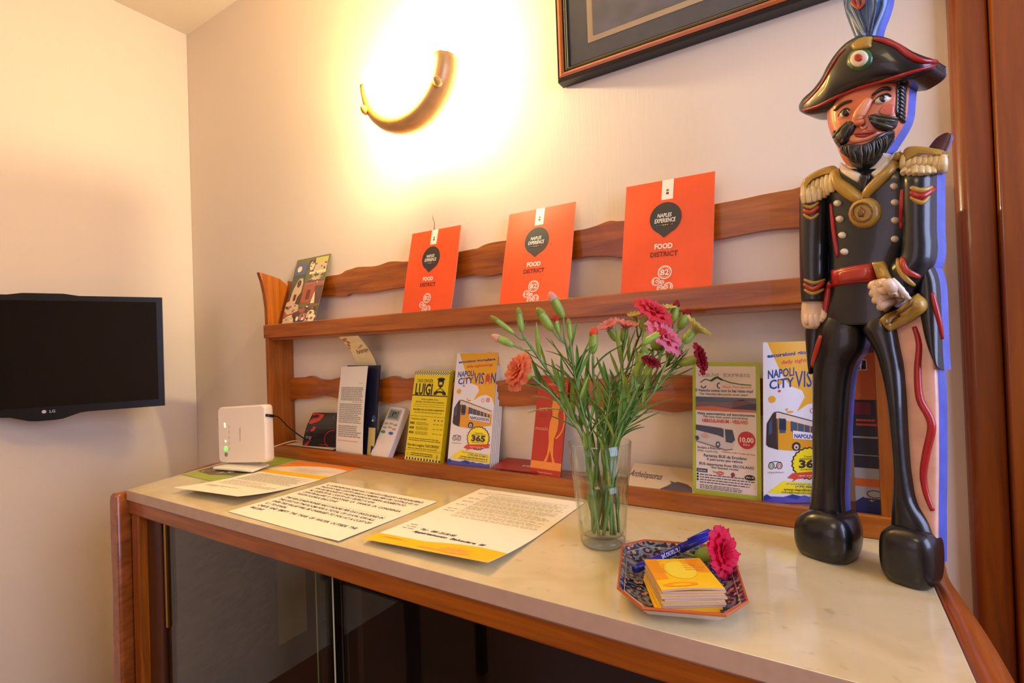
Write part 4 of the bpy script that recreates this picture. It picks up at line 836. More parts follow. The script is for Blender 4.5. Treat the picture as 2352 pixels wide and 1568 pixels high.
# ------------------------------------------------------------------ painted wooden figurine
def figurine():
    th = math.radians(-27); EX = Vector((math.cos(th), math.sin(th), 0)); EN = Vector((math.sin(th), -math.cos(th), 0)); UP = Vector((0, 0, 1))
    a = at(1900, 1285, 2, CT+.0008); b = at(2085, 1345, 2, CT+.0008); O = (a+b)/2 - EN*.024
    t = thing('soldier_figurine', (O.x, O.y, CT), 'tall painted wooden soldier figurine with plumed hat and black beard standing at the right end', 'figurine')
    X = lambda u, v, n=0: on_plane(u, v, O+EN*n, EN)
    pm = lambda name, c, r=.32, v=.12: mat('painted_'+name, c, r, coat=.35, vary=v, scale=45, bump=.25)
    navy = pm('navy', (20, 26, 32)); black = pm('black', (15, 16, 17)); blue = pm('blue', (84, 108, 200), .3, .15); red = pm('red', (168, 28, 30)); gold = pm('gold', (176, 140, 52)); gold2 = pm('light_gold', (222, 198, 140))
    ivory = pm('ivory', (232, 206, 176)); skin = pm('skin', (224, 128, 88), .35, .12); white = pm('white', (232, 222, 200)); pink = pm('pale_pink', (226, 178, 156)); brick = pm('brick_red', (176, 54, 32)); plumb = pm('plume_blue', (44, 92, 150), .3, .3); hair = pm('beard', (26, 26, 22), .3)
    surf_v, surf_f = [], []
    def band(pairs, df, db, m_front, name, parent, n0=0, nf=12, e=(.0, .0), sub=4, p=.75, side=None):
        A = crom([Vector((x[0][0], x[0][1], 0)) for x in pairs], sub); B = crom([Vector((x[1][0], x[1][1], 0)) for x in pairs], sub); n = len(A); rs = []
        for i in range(n):
            s_ = i/(n-1); k = 1
            if e[0] and s_ < e[0]: k *= math.sqrt(max(0, 1-(1-s_/e[0])**2))*.85+.15
            if e[1] and 1-s_ < e[1]: k *= math.sqrt(max(0, 1-(1-(1-s_)/e[1])**2))*.85+.15
            nn0 = n0(s_) if callable(n0) else n0; P, Q = X(A[i].x, A[i].y, nn0), X(B[i].x, B[i].y, nn0); r = []
            db_ = db(s_) if callable(db) else db
            dd = df(s_) if callable(df) else df
            for j in range(nf+1):
                q = j/nf; r.append(P.lerp(Q, (1-math.cos(PI*q))/2) + EN*(dd*k*math.sin(PI*q)**p))
            r += [Q-EN*db_, P-EN*db_]; rs.append(r)
        m = MB(); k0 = 0; N = nf+3
        m.v = [v for r in rs for v in r]
        for i in range(n-1):
            for j in range(N):
                a_ = i*N+j; b_ = i*N+(j+1) % N; m.f.append([a_, b_, b_+N, a_+N]); m.m.append(0 if j < nf else 1); m.sm.append(j < nf)
        m.f.append(list(range(N))[::-1]); m.m.append(0); m.sm.append(False); m.f.append([(n-1)*N+j for j in range(N)]); m.m.append(0); m.sm.append(False)
        k = len(surf_v); surf_v.extend(m.v); surf_f.extend([[i+k for i in f] for f in m.f])
        return m.build(name, [m_front, side or blue], parent)
    R = lambda *rows: [((l, y), (r, y)) for y, l, r in rows]
    body = band(R((385, 1935, 2080), (400, 1905, 2100), (430, 1898, 2105), (480, 1900, 2104), (540, 1904, 2100), (590, 1908, 2080), (625, 1908, 2070), (652, 1902, 2068)), .020, .022, navy, 'jacket', t, e=(.25, 0))
    trou = band(R((645, 1908, 2064), (680, 1903, 2058), (720, 1893, 2060), (745, 1888, 2062)), .017, .020, black, 'trousers', t)
    legl = band([((1890, 715), (1975, 715)), ((1882, 755), (1985, 755)), ((1877, 780), (1988, 775)), ((1875, 800), (1983, 806)), ((1872, 841), (1962, 841)), ((1872, 900), (1952, 900)), ((1872, 1000), (1946, 1000)), ((1872, 1080), (1942, 1080)), ((1868, 1140), (1940, 1140)), ((1860, 1190), (1944, 1190)), ((1855, 1240), (1950, 1240))], .0185, .013, black, 'leg', t, e=(.12, 0))
    legr = band([((1985, 715), (2062, 715)), ((1986, 755), (2064, 750)), ((1996, 775), (2068, 768)), ((2016, 806), (2074, 800)), ((2030, 850), (2082, 841)), ((2043, 910), (2087, 900)), ((2050, 961), (2090, 961)), ((2058, 1040), (2095, 1040)), ((2060, 1090), (2100, 1090)), ((2056, 1150), (2112, 1150)), ((2052, 1190), (2140, 1200)), ((2050, 1250), (2155, 1250))], .0185, .020, black, 'leg', t, e=(.12, 0))
    def shoe(rows, n0, zfix):
        m = MB(); rs = []
        P = crom([Vector(r) for r in rows], 3)
        for y, l, r in P:
            A_, B_ = X(l, y, n0), X(r, y, n0); hw = (B_-A_).length/2; c = (A_+B_)/2; ring = []
            for j in range(20):
                q = 2*PI*j/20; cx = math.cos(q); sy = math.sin(q)
                ring.append(c + EX*(hw*abs(cx)**.7*(1 if cx > 0 else -1)) + EN*((hw*.80 if sy > 0 else .040)*abs(sy)**.7*(1 if sy > 0 else -1)))
            rs.append(ring)
        m.rings(rs, 0, True)
        lowest = min(v.z for v in m.v)
        for v in m.v: v.z = max(v.z, CT+.0008)
        k = len(surf_v); surf_v.extend(m.v); surf_f.extend([[i+k for i in f] for f in m.f])
        m.build('shoe', black, t)
    shoe([(1172, 1880, 1930), (1180, 1862, 1946), (1195, 1845, 1956), (1215, 1838, 1962), (1240, 1838, 1962), (1262, 1842, 1956), (1285, 1852, 1945)], .012, 0)
    shoe([(1210, 2062, 2120), (1218, 2046, 2136), (1232, 2033, 2146), (1255, 2029, 2150), (1290, 2030, 2150), (1320, 2036, 2146), (1345, 2050, 2132)], .012, 0)
    # long coat panel at the right, its blue edge
    panel = band([((2056, 745), (2142, 700)), ((2064, 790), (2147, 750)), ((2076, 850), (2152, 830)), ((2084, 920), (2156, 920)), ((2088, 1000), (2157, 1000)), ((2094, 1080), (2157, 1080)), ((2108, 1160), (2156, 1160)), ((2130, 1200), (2156, 1205)), ((2150, 1240), (2156, 1262)), ((2150, 1290), (2156, 1300))], .006, .022, pink, 'coat_panel', t, p=.3)
    tail = band([((2120, 625), (2146, 610)), ((2112, 660), (2158, 645)), ((2115, 700), (2162, 700)), ((2122, 745), (2164, 760)), ((2134, 790), (2166, 810)), ((2152, 830), (2168, 840)), ((2164, 848), (2169, 850))], .013, .018, black, 'coat_tail', t, e=(0, .2))
    taill = band(R((650, 1900, 1916), (700, 1893, 1912), (735, 1862, 1900), (760, 1853, 1892), (800, 1855, 1886), (840, 1860, 1876), (858, 1866, 1870)), .010, .012, black, 'coat_tail', t)
    # arms
    arml = band(R((440, 1848, 1902), (455, 1843, 1905), (500, 1843, 1905), (560, 1843, 1903), (620, 1844, 1902), (660, 1846, 1903), (692, 1848, 1903)), .019, .020, navy, 'sleeve', t, n0=.004, e=(.15, 0))
    armr = band([((2076, 395), (2152, 385)), ((2078, 430), (2152, 430)), ((2078, 480), (2152, 480)), ((2080, 530), (2152, 530)), ((2078, 565), (2154, 565)), ((2074, 590), (2150, 600)), ((2060, 600), (2130, 640)), ((2046, 612), (2112, 664)), ((2035, 628), (2095, 690))], .021, .022, navy, 'sleeve', t, n0=.004, e=(.12, .0))
    handl = band(R((688, 1850, 1898), (700, 1846, 1898), (730, 1845, 1896), (748, 1850, 1890), (756, 1860, 1880)), .014, .014, ivory, 'hand', t, n0=.004, e=(.1, .35))
    # neck, collar, head
    band(R((355, 1960, 2050), (380, 1945, 2060), (400, 1940, 2068)), .016, .020, white, 'neck', t)
    head = band(R((175, 1955, 2092), (195, 1925, 2090), (225, 1910, 2087), (262, 1910, 2084), (290, 1912, 2074), (320, 1922, 2056), (345, 1936, 2040), (365, 1945, 2028), (382, 1956, 2012), (390, 1968, 1996)), .030, .018, skin, 'head', t, n0=.002, e=(0, .3), p=.6)
    hat = band([((1838, 243), (1838, 256)), ((1850, 226), (1856, 265)), ((1873, 206), (1884, 261)), ((1893, 180), (1912, 250)), ((1908, 152), (1930, 228)), ((1927, 124), (1950, 214)), ((1948, 102), (1974, 204)), ((1970, 89), (2000, 196)), ((1990, 83), (2020, 191)), ((2016, 84), (2040, 188)), ((2045, 90), (2066, 186)), ((2070, 102), (2088, 185)), ((2096, 118), (2110, 178)), ((2126, 131), (2134, 168)), ((2148, 138), (2150, 160)), ((2158, 144), (2156, 157))], .015, lambda q: .016+.034*math.sin(PI*q)**.8, black, 'hat', t, n0=lambda q: .004+.028*math.sin(PI*min(1, max(0, q)))**.8, e=(.45, .4), p=.55, side=black)
    plume = band([((1968, 92), (2016, 90)), ((1955, 60), (2022, 62)), ((1944, 30), (2034, 30)), ((1939, 0), (2042, 0)), ((1940, -30), (2042, -30)), ((1952, -60), (2030, -58)), ((1975, -80), (2008, -78))], .012, .012, plumb, 'plume', t, n0=.002, e=(0, .3))
    band([((2134, 338), (2172, 350)), ((2150, 318), (2184, 325)), ((2166, 308), (2188, 312)), ((2176, 305), (2184, 307))], .003, .003, pm('brown', (92, 46, 36)), 'sword_tip', t, n0=-.030, p=.5)
    bvh = BVHTree.FromPolygons([tuple(v) for v in surf_v], surf_f)
    def hit(u, v, n=.01):
        d = ray(u, v).normalized(); h = bvh.ray_cast(CAM, d)
        if h[0] is None: return X(u, v, n), EN
        nn = h[1] if h[1].dot(d) < 0 else -h[1]
        return h[0], (nn+EN).normalized()
    def stroke(pts, r, mt, name, parent=t, sub=4, lift=.0):
        P = [hit(p.x, p.y) for p in crom([Vector((u, v, 0)) for u, v in pts], sub)]
        n = len(P); rad = [r*(.55+.45*math.sin(PI*(i+.5)/n)) for i in range(n)]
        m = MB(); m.tube([p+q*(lift) for p, q in P], rad, 8); return m.build(name, mt, parent)
    def patch(poly, h, mt, name, parent=t, rings=5, flat=.5, sub=3, base=.0006):
        pts = crom([Vector((u, v, 0)) for u, v in poly+[poly[0]]], sub)[:-1] if sub > 1 else [Vector((u, v, 0)) for u, v in poly]
        c = sum(pts, Vector())/len(pts); rs = []
        nrm = hit(c.x, c.y)[1]
        for k in range(rings+1):
            f = 1-k/rings*.97; hh = base + h*math.sqrt(max(0, 1-f**(2/flat)))
            r = []
            for p in pts:
                q = c.lerp(p, f); x, n_ = hit(q.x, q.y); r.append(x+EN*hh)
            rs.append(r)
        rs = [[p-EN*(base+.003) for p in rs[0]]]+rs
        m = MB(); m.rings(rs, 0, True); return m.build(name, mt, parent)
    # jacket details
    patch([(1842, 452), (1840, 425), (1855, 406), (1885, 388), (1915, 380), (1922, 395), (1885, 408), (1858, 424)], .006, gold, 'epaulette_top')
    patch([(2072, 382), (2074, 350), (2090, 336), (2130, 338), (2168, 345), (2176, 360), (2130, 356), (2090, 358)], .006, gold, 'epaulette_top')
    for k in range(7):
        f = k/6; u0 = 1848+f*66; v0 = 424-f*26; L = 44+6*math.sin(f*PI); stroke([(u0, v0), (u0+1, v0+L/2), (u0+2-f*2, v0+L)], .0042, gold2, 'fringe', lift=.002)
    for k in range(8):
        f = k/7; u0 = 2080+f*88; v0 = 356+4*math.sin(f*3); L = 44-4*f; stroke([(u0, v0), (u0-1, v0+L/2), (u0-1-f, v0+L)], .0046, gold2, 'fringe', lift=.002)
    patch([(1930, 372), (1950, 385), (1980, 402), (1975, 420), (1950, 408), (1930, 392)], .003, white, 'collar')
    patch([(2000, 400), (2020, 385), (2055, 350), (2066, 345), (2050, 375), (2015, 408)], .003, white, 'collar')
    patch([(1972, 410), (1985, 396), (2002, 400), (1998, 425), (1987, 445), (1975, 430)], .004, black, 'necktie')
    stroke([(1918, 395), (1926, 420), (1950, 440), (1972, 455), (1985, 458)], .0075, gold, 'sash', lift=.001)
    stroke([(2068, 352), (2050, 385), (2020, 415), (1995, 440), (1988, 455)], .0065, gold, 'sash', lift=.001)
    md = [(1988+38*math.cos(q*PI/8), 489+36*math.sin(q*PI/8)-3*math.cos(q*PI/8)) for q in range(16)]
    ml = patch(md, .006, gold, 'medal', flat=.35, sub=1, base=.002)
    stroke([(1988+22*math.cos(q*PI/6), 489+21*math.sin(q*PI/6)) for q in range(13)], .0016, pm('dark_gold', (120, 84, 30)), 'medal_ring', ml, 2, .0085)
    patch([(1986, 476), (1996, 486), (1992, 500), (1980, 500), (1976, 487)], .003, pm('dark_gold', (120, 84, 30)), 'medal_star', ml, sub=1, base=.008)
    for u, v in ((1924, 467), (1929, 503), (1935, 540), (1940, 578), (2054, 428), (2056, 465), (2056, 506), (2056, 549)):
        patch([(u+9*math.cos(q*PI/5), v+8*math.sin(q*PI/5)) for q in range(10)], .004, white, 'button', sub=1, rings=3)
    stroke([(1908, 468), (1913, 510), (1918, 550), (1924, 590)], .0028, red, 'jacket_piping'); stroke([(2073, 435), (2072, 480), (2070, 525)], .003, red, 'jacket_piping')
    patch([(1908, 620), (1960, 610), (2012, 602), (2016, 648), (1960, 652), (1910, 660)], .006, red, 'belt', flat=.2, sub=1); patch([(1929, 625), (1970, 616), (2008, 610), (2010, 640), (1970, 645), (1930, 650)], .004, brick, 'belt_plate', flat=.2, sub=1, base=.006)
    patch([(2008, 602), (2034, 600), (2052, 640), (2022, 644)], .005, gold, 'buckle', flat=.3, sub=1, base=.005)
    stroke([(1906, 650), (1900, 690), (1893, 735)], .0045, red, 'coat_lining'); stroke([(1886, 770), (1876, 805), (1866, 842)], .0035, brick, 'coat_lining')
    stroke([(2141, 672), (2150, 710), (2158, 745), (2164, 778)], .0028, red, 'coat_lining')
    for y in (470,): 
        stroke([(1846, y), (1863, y+6), (1880, y-6)], .0026, gold, 'chevron'); stroke([(1846, y+12), (1863, y+18), (1880, y+4)], .0032, brick, 'chevron'); stroke([(1846, y+22), (1864, y+32), (1880, y+20)], .0022, gold, 'chevron')
    stroke([(1847, 642), (1870, 650), (1895, 642)], .0024, gold, 'cuff_band'); stroke([(1847, 652), (1868, 664), (1892, 648)], .0032, brick, 'cuff_band'); stroke([(1848, 665), (1868, 674), (1892, 664)], .0024, gold, 'cuff_band')
    stroke([(2092, 430), (2114, 438), (2140, 430)], .003, gold, 'chevron'); stroke([(2092, 440), (2114, 452), (2146, 432)], .0036, red, 'chevron'); stroke([(2092, 452), (2116, 466), (2134, 450)], .0026, gold, 'chevron')
    stroke([(2062, 595), (2066, 618), (2082, 640), (2100, 655)], .003, gold, 'cuff_band'); stroke([(2072, 592), (2080, 620), (2112, 636)], .0034, brick, 'cuff_band')
    # right hand: a closed fist, five fingers
    fist = patch([(2012, 648), (2045, 640), (2066, 648), (2084, 676), (2078, 690), (2050, 704), (2038, 716), (2028, 700), (2016, 676)], .016, ivory, 'hand', base=.008, flat=.6)
    for k, (p, q, r_) in enumerate((((2012, 658), (2046, 650), .0052), ((2015, 675), (2052, 663), .0054), ((2021, 691), (2056, 678), .0052), ((2032, 707), (2062, 692), .0048))):
        P = [hit(p[0]+(q[0]-p[0])*f, p[1]+(q[1]-p[1])*f) for f in (0, .35, .7, 1)]; off = (.010, .0165, .018, .013)
        m = MB(); m.tube(crom([x+EN*o_ for (x, _), o_ in zip(P, off)], 3), [r_*.82]*2+[r_]*7+[r_*.8], 10); m.build('finger', ivory, fist)
    P = [hit(*p) for p in ((2058, 648), (2068, 662), (2070, 680))]; m = MB(); m.tube(crom([x+EN*.020 for x, _ in P], 3), [.005, .0055, .0055, .0055, .005, .0045, .004], 10); m.build('thumb', ivory, fist)
    # fingers of the hanging hand
    for k in range(4):
        u = 1853+11*k; L = (22, 28, 26, 18)[k]; stroke([(u, 722), (u+1, 722+L*.6), (u+2, 722+L)], .0042, ivory, 'finger', handl, 3, .001)
    stroke([(1892, 705), (1895, 720), (1892, 735)], .004, ivory, 'thumb', handl, 3, .001)
    # sabre hilt
    patch([(2025, 735), (2040, 722), (2075, 706), (2108, 676), (2116, 678), (2130, 692), (2128, 712), (2100, 735), (2058, 756), (2045, 758)], .010, gold, 'sabre_guard', base=.006, flat=.4)
    stroke([(2038, 748), (2052, 728), (2082, 716), (2104, 700), (2108, 684)], .0022, pm('dark_gold', (120, 84, 30)), 'guard_groove', lift=.0165)
    stroke([(2060, 640), (2074, 662), (2084, 680)], .003, white, 'cuff_edge', lift=.012)
    stroke([(2100, 750), (2111, 790), (2108, 850), (2113, 915), (2134, 955), (2140, 985), (2128, 1040), (2121, 1090), (2128, 1135), (2142, 1172)], .0040, red, 'red_stripe')
    # hat
    stroke([(1846, 252), (1880, 243), (1925, 221), (1975, 200), (2040, 182), (2100, 164), (2148, 150)], .0022, red, 'hat_trim', lift=.0005); stroke([(1842, 242), (1865, 220), (1888, 192), (1906, 160), (1925, 130), (1942, 112)], .0016, red, 'hat_trim')
    stroke([(2008, 90), (2035, 96), (2062, 108), (2085, 126), (2115, 140), (2150, 142)], .0030, red, 'hat_trim', lift=.0005)
    patch([(1953, 104), (1975, 88), (2003, 84), (2002, 100), (1998, 110), (1965, 116)], .003, gold, 'hat_strap', flat=.3)
    co = patch([(1975+30*math.cos(q*PI/8), 137+27*math.sin(q*PI/8)-4*math.cos(q*PI/8)) for q in range(16)], .002, pm('green', (40, 96, 48)), 'cockade', flat=.3, sub=1)
    patch([(1976+21*math.cos(q*PI/8), 136+19*math.sin(q*PI/8)-3*math.cos(q*PI/8)) for q in range(16)], .001, white, 'cockade_white', co, flat=.3, sub=1, base=.0032); patch([(1976+10*math.cos(q*PI/6), 135+9*math.sin(q*PI/6)) for q in range(12)], .001, brick, 'cockade_centre', co, flat=.3, sub=1, base=.0048)
    # plume feather grooves
    pg = pm('grey_blue', (120, 146, 170)); pr = pm('plume_red', (168, 64, 44))
    for k, (x0, x1) in enumerate(((1985, 1946), (1988, 1956), (1991, 1972), (1994, 1990), (1998, 2010), (2000, 2026))):
        stroke([(x0, 84), ((x0+x1)/2, 50), (x1, 22-k % 2*6), (x1, 0)], .0016, pg if k in (0, 1) else pm('plume_dark', (26, 52, 92)), 'feather', plume)
    for x1 in (1960, 1972, 1984): stroke([(1975, 22), (x1, 8), (x1-3, -10)], .0022, pr, 'feather', plume)
    # face
    dkb = pm('dark_brown', (44, 30, 24)); lip = pm('lip', (186, 62, 44)); cheek = pm('rose', (214, 108, 78)); fl2 = pm('light_skin', (240, 160, 112))
    stroke([(2000, 228), (1985, 250), (1974, 268), (1975, 278)], .0062, fl2, 'nose', head, lift=.003); stroke([(1962, 277), (1974, 283), (1988, 279)], .0038, skin, 'nostril', head, lift=.003)
    stroke([(1976, 288), (1982, 296), (1992, 290)], .0016, fl2, 'philtrum', head, lift=.001)
    stroke([(2003, 220), (2020, 208), (2036, 203), (2048, 207)], .0020, dkb, 'eyebrow', head, lift=.001); stroke([(1918, 254), (1932, 241), (1944, 235), (1957, 232)], .0020, dkb, 'eyebrow', head, lift=.001)
    stroke([(1998, 240), (2003, 224), (2014, 214)], .0014, pm('socket', (150, 74, 40)), 'eye_socket', head)
    for (cu, cv, w_, h_, sl) in ((2028, 229, 20, 9, -.28), (1941, 261, 13, 8, -.5)):
        e = patch([(cu+w_*math.cos(q*PI/7), cv+h_*math.sin(q*PI/7)+sl*w_*math.cos(q*PI/7)) for q in range(14)], .003, white, 'eye', head, sub=1, rings=4)
        patch([(cu+2+8*math.cos(q*PI/5), cv-1+8*math.sin(q*PI/5)) for q in range(10)], .0015, dkb, 'iris', e, sub=1, rings=3, base=.003)
        stroke([(cu-w_, cv+sl*-w_), (cu-w_*.3, cv-h_-sl*w_*.3), (cu+w_*.5, cv-h_+sl*w_*.4), (cu+w_, cv+sl*w_)], .0012, dkb, 'eyelid', head, lift=.0022)
    patch([(2030, 243), (2052, 240), (2052, 262), (2030, 264), (2018, 256)], .0002, cheek, 'cheek', head, base=.0003)
    patch([(1950, 316), (1968, 303), (1982, 300), (1990, 297), (2010, 302), (2026, 304), (2005, 318), (1985, 326), (1962, 330), (1950, 325)], .003, fl2, 'chin', head)
    patch([(1963, 309), (1975, 301), (1986, 303), (1998, 299), (2018, 304), (2002, 314), (1984, 319), (1966, 316)], .0035, lip, 'mouth', head, base=.002)
    stroke([(1966, 310), (1985, 309), (2016, 305)], .0010, pm('lip_line', (120, 30, 24)), 'mouth_line', head, lift=.0055)
    for mp in ([(1970, 278), (1958, 276), (1942, 288), (1932, 302), (1920, 315), (1916, 322), (1928, 333), (1944, 330), (1954, 316), (1966, 294)], [(1994, 266), (2008, 262), (2022, 266), (2040, 268), (2062, 272), (2060, 290), (2048, 300), (2030, 302), (2012, 296), (2000, 282)]):
        mo = patch(mp, .0065, hair, 'moustache', head, base=.001)
    for pl_ in (((1962, 282), (1946, 296), (1932, 322)), ((1966, 288), (1950, 306), (1940, 328)), ((1952, 282), (1936, 298), (1922, 316)), ((2000, 270), (2024, 276), (2056, 280)), ((2003, 279), (2026, 288), (2050, 294)), ((2010, 266), (2034, 270), (2060, 274))): stroke(list(pl_), .0018, pm('hair_light', (76, 72, 46)), 'moustache_strand', head, lift=.0055)
    bd = patch([(1934, 336), (1950, 330), (1968, 332), (1990, 330), (2012, 320), (2034, 304), (2054, 300), (2052, 322), (2036, 342), (2024, 362), (2006, 382), (1985, 391), (1966, 386), (1952, 372), (1942, 352)], .007, hair, 'beard', head, base=.001, flat=.4)
    rnd = random.Random(3)
    for k in range(22):
        u = 1944+4.3*k; v = 336-(.10*k) if u < 1990 else 334-(u-1990)*.5; e_ = 374-abs(u-1982)*.45; stroke([(u, v), (u-3+rnd.random()*5, (v+e_)/2), (u*.8+1982*.2, e_)], .0015, pm('hair_light', (76, 72, 46)) if k % 3 == 0 else hair, 'beard_strand', head, 3, .0065)
    for k in range(9):
        v = 195+9*k; stroke([(2062, v), (2070, v+6), (2076, v+14)], .0026, hair, 'sideburn_strand', head, 2, .0005)
    patch([(2060, 190), (2078, 186), (2082, 225), (2078, 262), (2066, 275), (2058, 262), (2060, 225)], .002, hair, 'sideburn', head)
    patch([(1912, 305), (1918, 300), (1926, 325), (1940, 340), (1934, 345), (1918, 328)], .003, hair, 'sideburn', head)
figurine()

# ------------------------------------------------------------------ glass vase
VX, VY = .6315, -.232
VD = (Vector((VX, VY, CT+.1))-CAM).dot(CF)
HV = .138
def vase():
    t = thing('glass_vase', (VX, VY, CT+.0006), 'tall clear glass tumbler used as vase holding the carnations on the marble', 'vase')
    g = pane_mat('clear_glass', (.96, .985, .96)); gb = glass_mat('thick_glass', (.97, .99, .97), 0, 1.48, .25)
    z0 = CT+.0007
    ro = lambda z: .0305+(.0425-.0305)*min(1, z/HV)
    def fac(k, a, z, amp=.075): 
        w = max(0, min(1, (HV*.66-z)/.012)); return 1-w*amp*(1-abs(math.cos(a*5)))
    prof = [(0.001, 0), (.022, 0), (.028, .001), (.0300, .004)] + [(ro(z), z) for z in (.010, .02, .04, .06, .075, .085, .0905)] + [(ro(.094)+.0006, .094), (ro(.1), .1), (ro(.12), .12), (ro(HV)-.0002, HV-.0005), (ro(HV)-.0009, HV), (ro(HV)-.0017, HV-.0008)]
    m = MB(); m.lathe(prof, (VX, VY, z0), seg=80, fn=lambda k, a: fac(k, a, prof[k][1]) if prof[k][1] > .003 else 1, cap=False)
    inn = [(ro(z)-.0022-(.0012 if z < .03 else 0), z) for z in (.11, .08, .05, .03, .016)] + [(.022, .0125), (.010, .0118), (.001, .0117)]
    m.lathe([prof[-1]]+inn, (VX, VY, z0), seg=80, cap=False)
    for r in (0,): pass
    n = 80; m.f.append(list(range(n))); m.m.append(0); m.sm.append(False); e = len(m.v)-n; m.f.append([e+j for j in range(n)]); m.m.append(0); m.sm.append(False)
    m.build('tumbler', g, t)
    m = MB(); m.lathe([(.001, .0004), (.0215, .0004), (.0275, .0015), (.0292, .0045), (.0296, .009), (.022, .0112), (.001, .0108)], (VX, VY, z0), seg=60); m.build('thick_base', g, t)
    w = pane_mat('water', (.97, .99, .94)); zz = [.0125, .016, .03, .05, .07, .09]
    wp = [(.001, .0121), (.0215, .0128)]+[(ro(z)-.0026-(.0012 if z < .03 else 0), z) for z in zz[1:]]+[(.001, .09)]
    m = MB(); m.lathe(wp, (VX, VY, z0), seg=48, cap=True); m.build('water', w, t)
vase()

# ------------------------------------------------------------------ carnations
G_ST = mat('stem_green', (112, 140, 72), .5, vary=.15, scale=60); G_LF = mat('leaf_green', (108, 152, 66), .5, vary=.25, scale=50); G_CX = mat('calyx_green', (142, 168, 62), .45, vary=.2, scale=60); G_YB = mat('leaf_yellow_green', (150, 176, 70), .5, vary=.2, scale=50)
PET = {'salmon': (248, 150, 108), 'pink': (240, 156, 140), 'lightpink': (240, 140, 160), 'coral': (232, 74, 84), 'yellow': (232, 226, 130), 'darkred': (150, 12, 26), 'red': (206, 36, 36), 'hotpink': (232, 22, 76), 'whitepink': (240, 190, 170), 'orange': (236, 96, 50), 'green': (146, 172, 70)}
def petal_mat(c):
    m = mat('petal_'+c, PET[c], .6, vary=.14, scale=90); b = m.node_tree.nodes['Principled BSDF']; b.inputs['Subsurface Weight'].default_value = .35
    if 'tl' in m: return m
    m['tl'] = 1; nt = m.node_tree; b.inputs['Subsurface Weight'].default_value = 0; t = nt.nodes.new('ShaderNodeBsdfTranslucent'); t.inputs[0].default_value = srgb(PET[c])+(1,)
    mx = nt.nodes.new('ShaderNodeMixShader'); mx.inputs[0].default_value = .45; nt.links.new(b.outputs[0], mx.inputs[1]); nt.links.new(t.outputs[0], mx.inputs[2]); nt.links.new(mx.outputs[0], nt.nodes['Material Output'].inputs[0]); return m
def basis(ax):
    ax = ax.normalized(); a = ax.cross(Vector((.3, .2, 1))).normalized(); return ax, a, ax.cross(a)
def bloom(c, ax, R, col, parent, rnd, spread=1.35, layers=4, name='bloom'):
    ax, a, b = basis(ax); m = MB()
    for L in range(layers):
        n = 7 if L else 8; out = spread*(1-L/(layers+.3)); rr = R*(1-.13*L)
        for k in range(n):
            ph = 2*PI*(k+.5*L+rnd.random()*.3)/n; d0 = a*math.cos(ph)+b*math.sin(ph); tn = ax.cross(d0); W_ = PI/n*1.75
            g = []; NU, NV = 13, 6
            for j in range(NV):
                f = j/(NV-1); ang = out*(.25+.75*f)
                for i in range(NU):
                    q = (i/(NU-1)-.5)*2; rim = 1+(.045*math.sin(q*21+k)+.035*rnd.uniform(-1, 1))*(f > .9)
                    rad = rr*f*rim*(1-.10*q**4); pp = c+ax*(math.cos(ang)*rad*1.02)+d0*(math.sin(ang)*rad*math.cos(q*W_))+tn*(rad*math.sin(q*W_)*math.sin(max(.5, ang)))
                    pp += ax*(math.sin(q*9+ph*3+L)*.075*rr*f*f) + d0*(math.cos(q*8+k)*.04*rr*f*f)
                    g.append(pp)
            m.add(g, [(j*NU+i, j*NU+i+1, (j+1)*NU+i+1, (j+1)*NU+i) for j in range(NV-1) for i in range(NU-1)], 0, True)
    return m.build(name, petal_mat(col), parent, recalc=False)
def calyx(base, tip, r, parent, mt=None):
    d = tip-base; m = MB(); L = d.length
    m.lathe([(.0004, -.001), (r*.45, 0), (r*.8, L*.15), (r, L*.4), (r*1.0, L*.7), (r*.92, L*.92), (r*1.02, L)], base, d, 12, fn=lambda k, a: 1+.08*math.cos(5*a)+(0.0 if k < 6 else .12*math.cos(5*a)))
    return m.build('calyx', mt or G_CX, parent)
def blade(p, d, L, w, parent, rnd, mt=None, droop=.4):
    d = d.normalized(); s_ = d.cross(Vector((0, 0, 1))).normalized() if abs(d.z) < .95 else Vector((1, 0, 0)); n_ = s_.cross(d); vs = []; N = 7
    bend = rnd.uniform(-droop, droop)
    for i in range(N+1):
        f = i/N; c = p + d*(L*f) + n_*(bend*L*f*f) ; ww = w*math.sin(PI*min(1, .12+.88*f))**.7*(1-.0*f) if i < N else .0002
        vs += [c-s_*ww+n_*ww*.35, c-n_*.0002, c+s_*ww+n_*ww*.35]
    fs = []
    for i in range(N):
        a = 3*i; fs += [(a, a+1, a+4, a+3), (a+1, a+2, a+5, a+4)]
    m = MB(); m.add(vs, fs, 0, True)
    k = len(vs); off = n_*.0005
    m.add([v-off for v in vs], [f[::-1] for f in fs], 0, True)
    return m.build('leaf', mt or G_LF, parent, recalc=False)
def dp(p, off): return deep(p[0], p[1], VD+off)
SPX = 1/F*VD
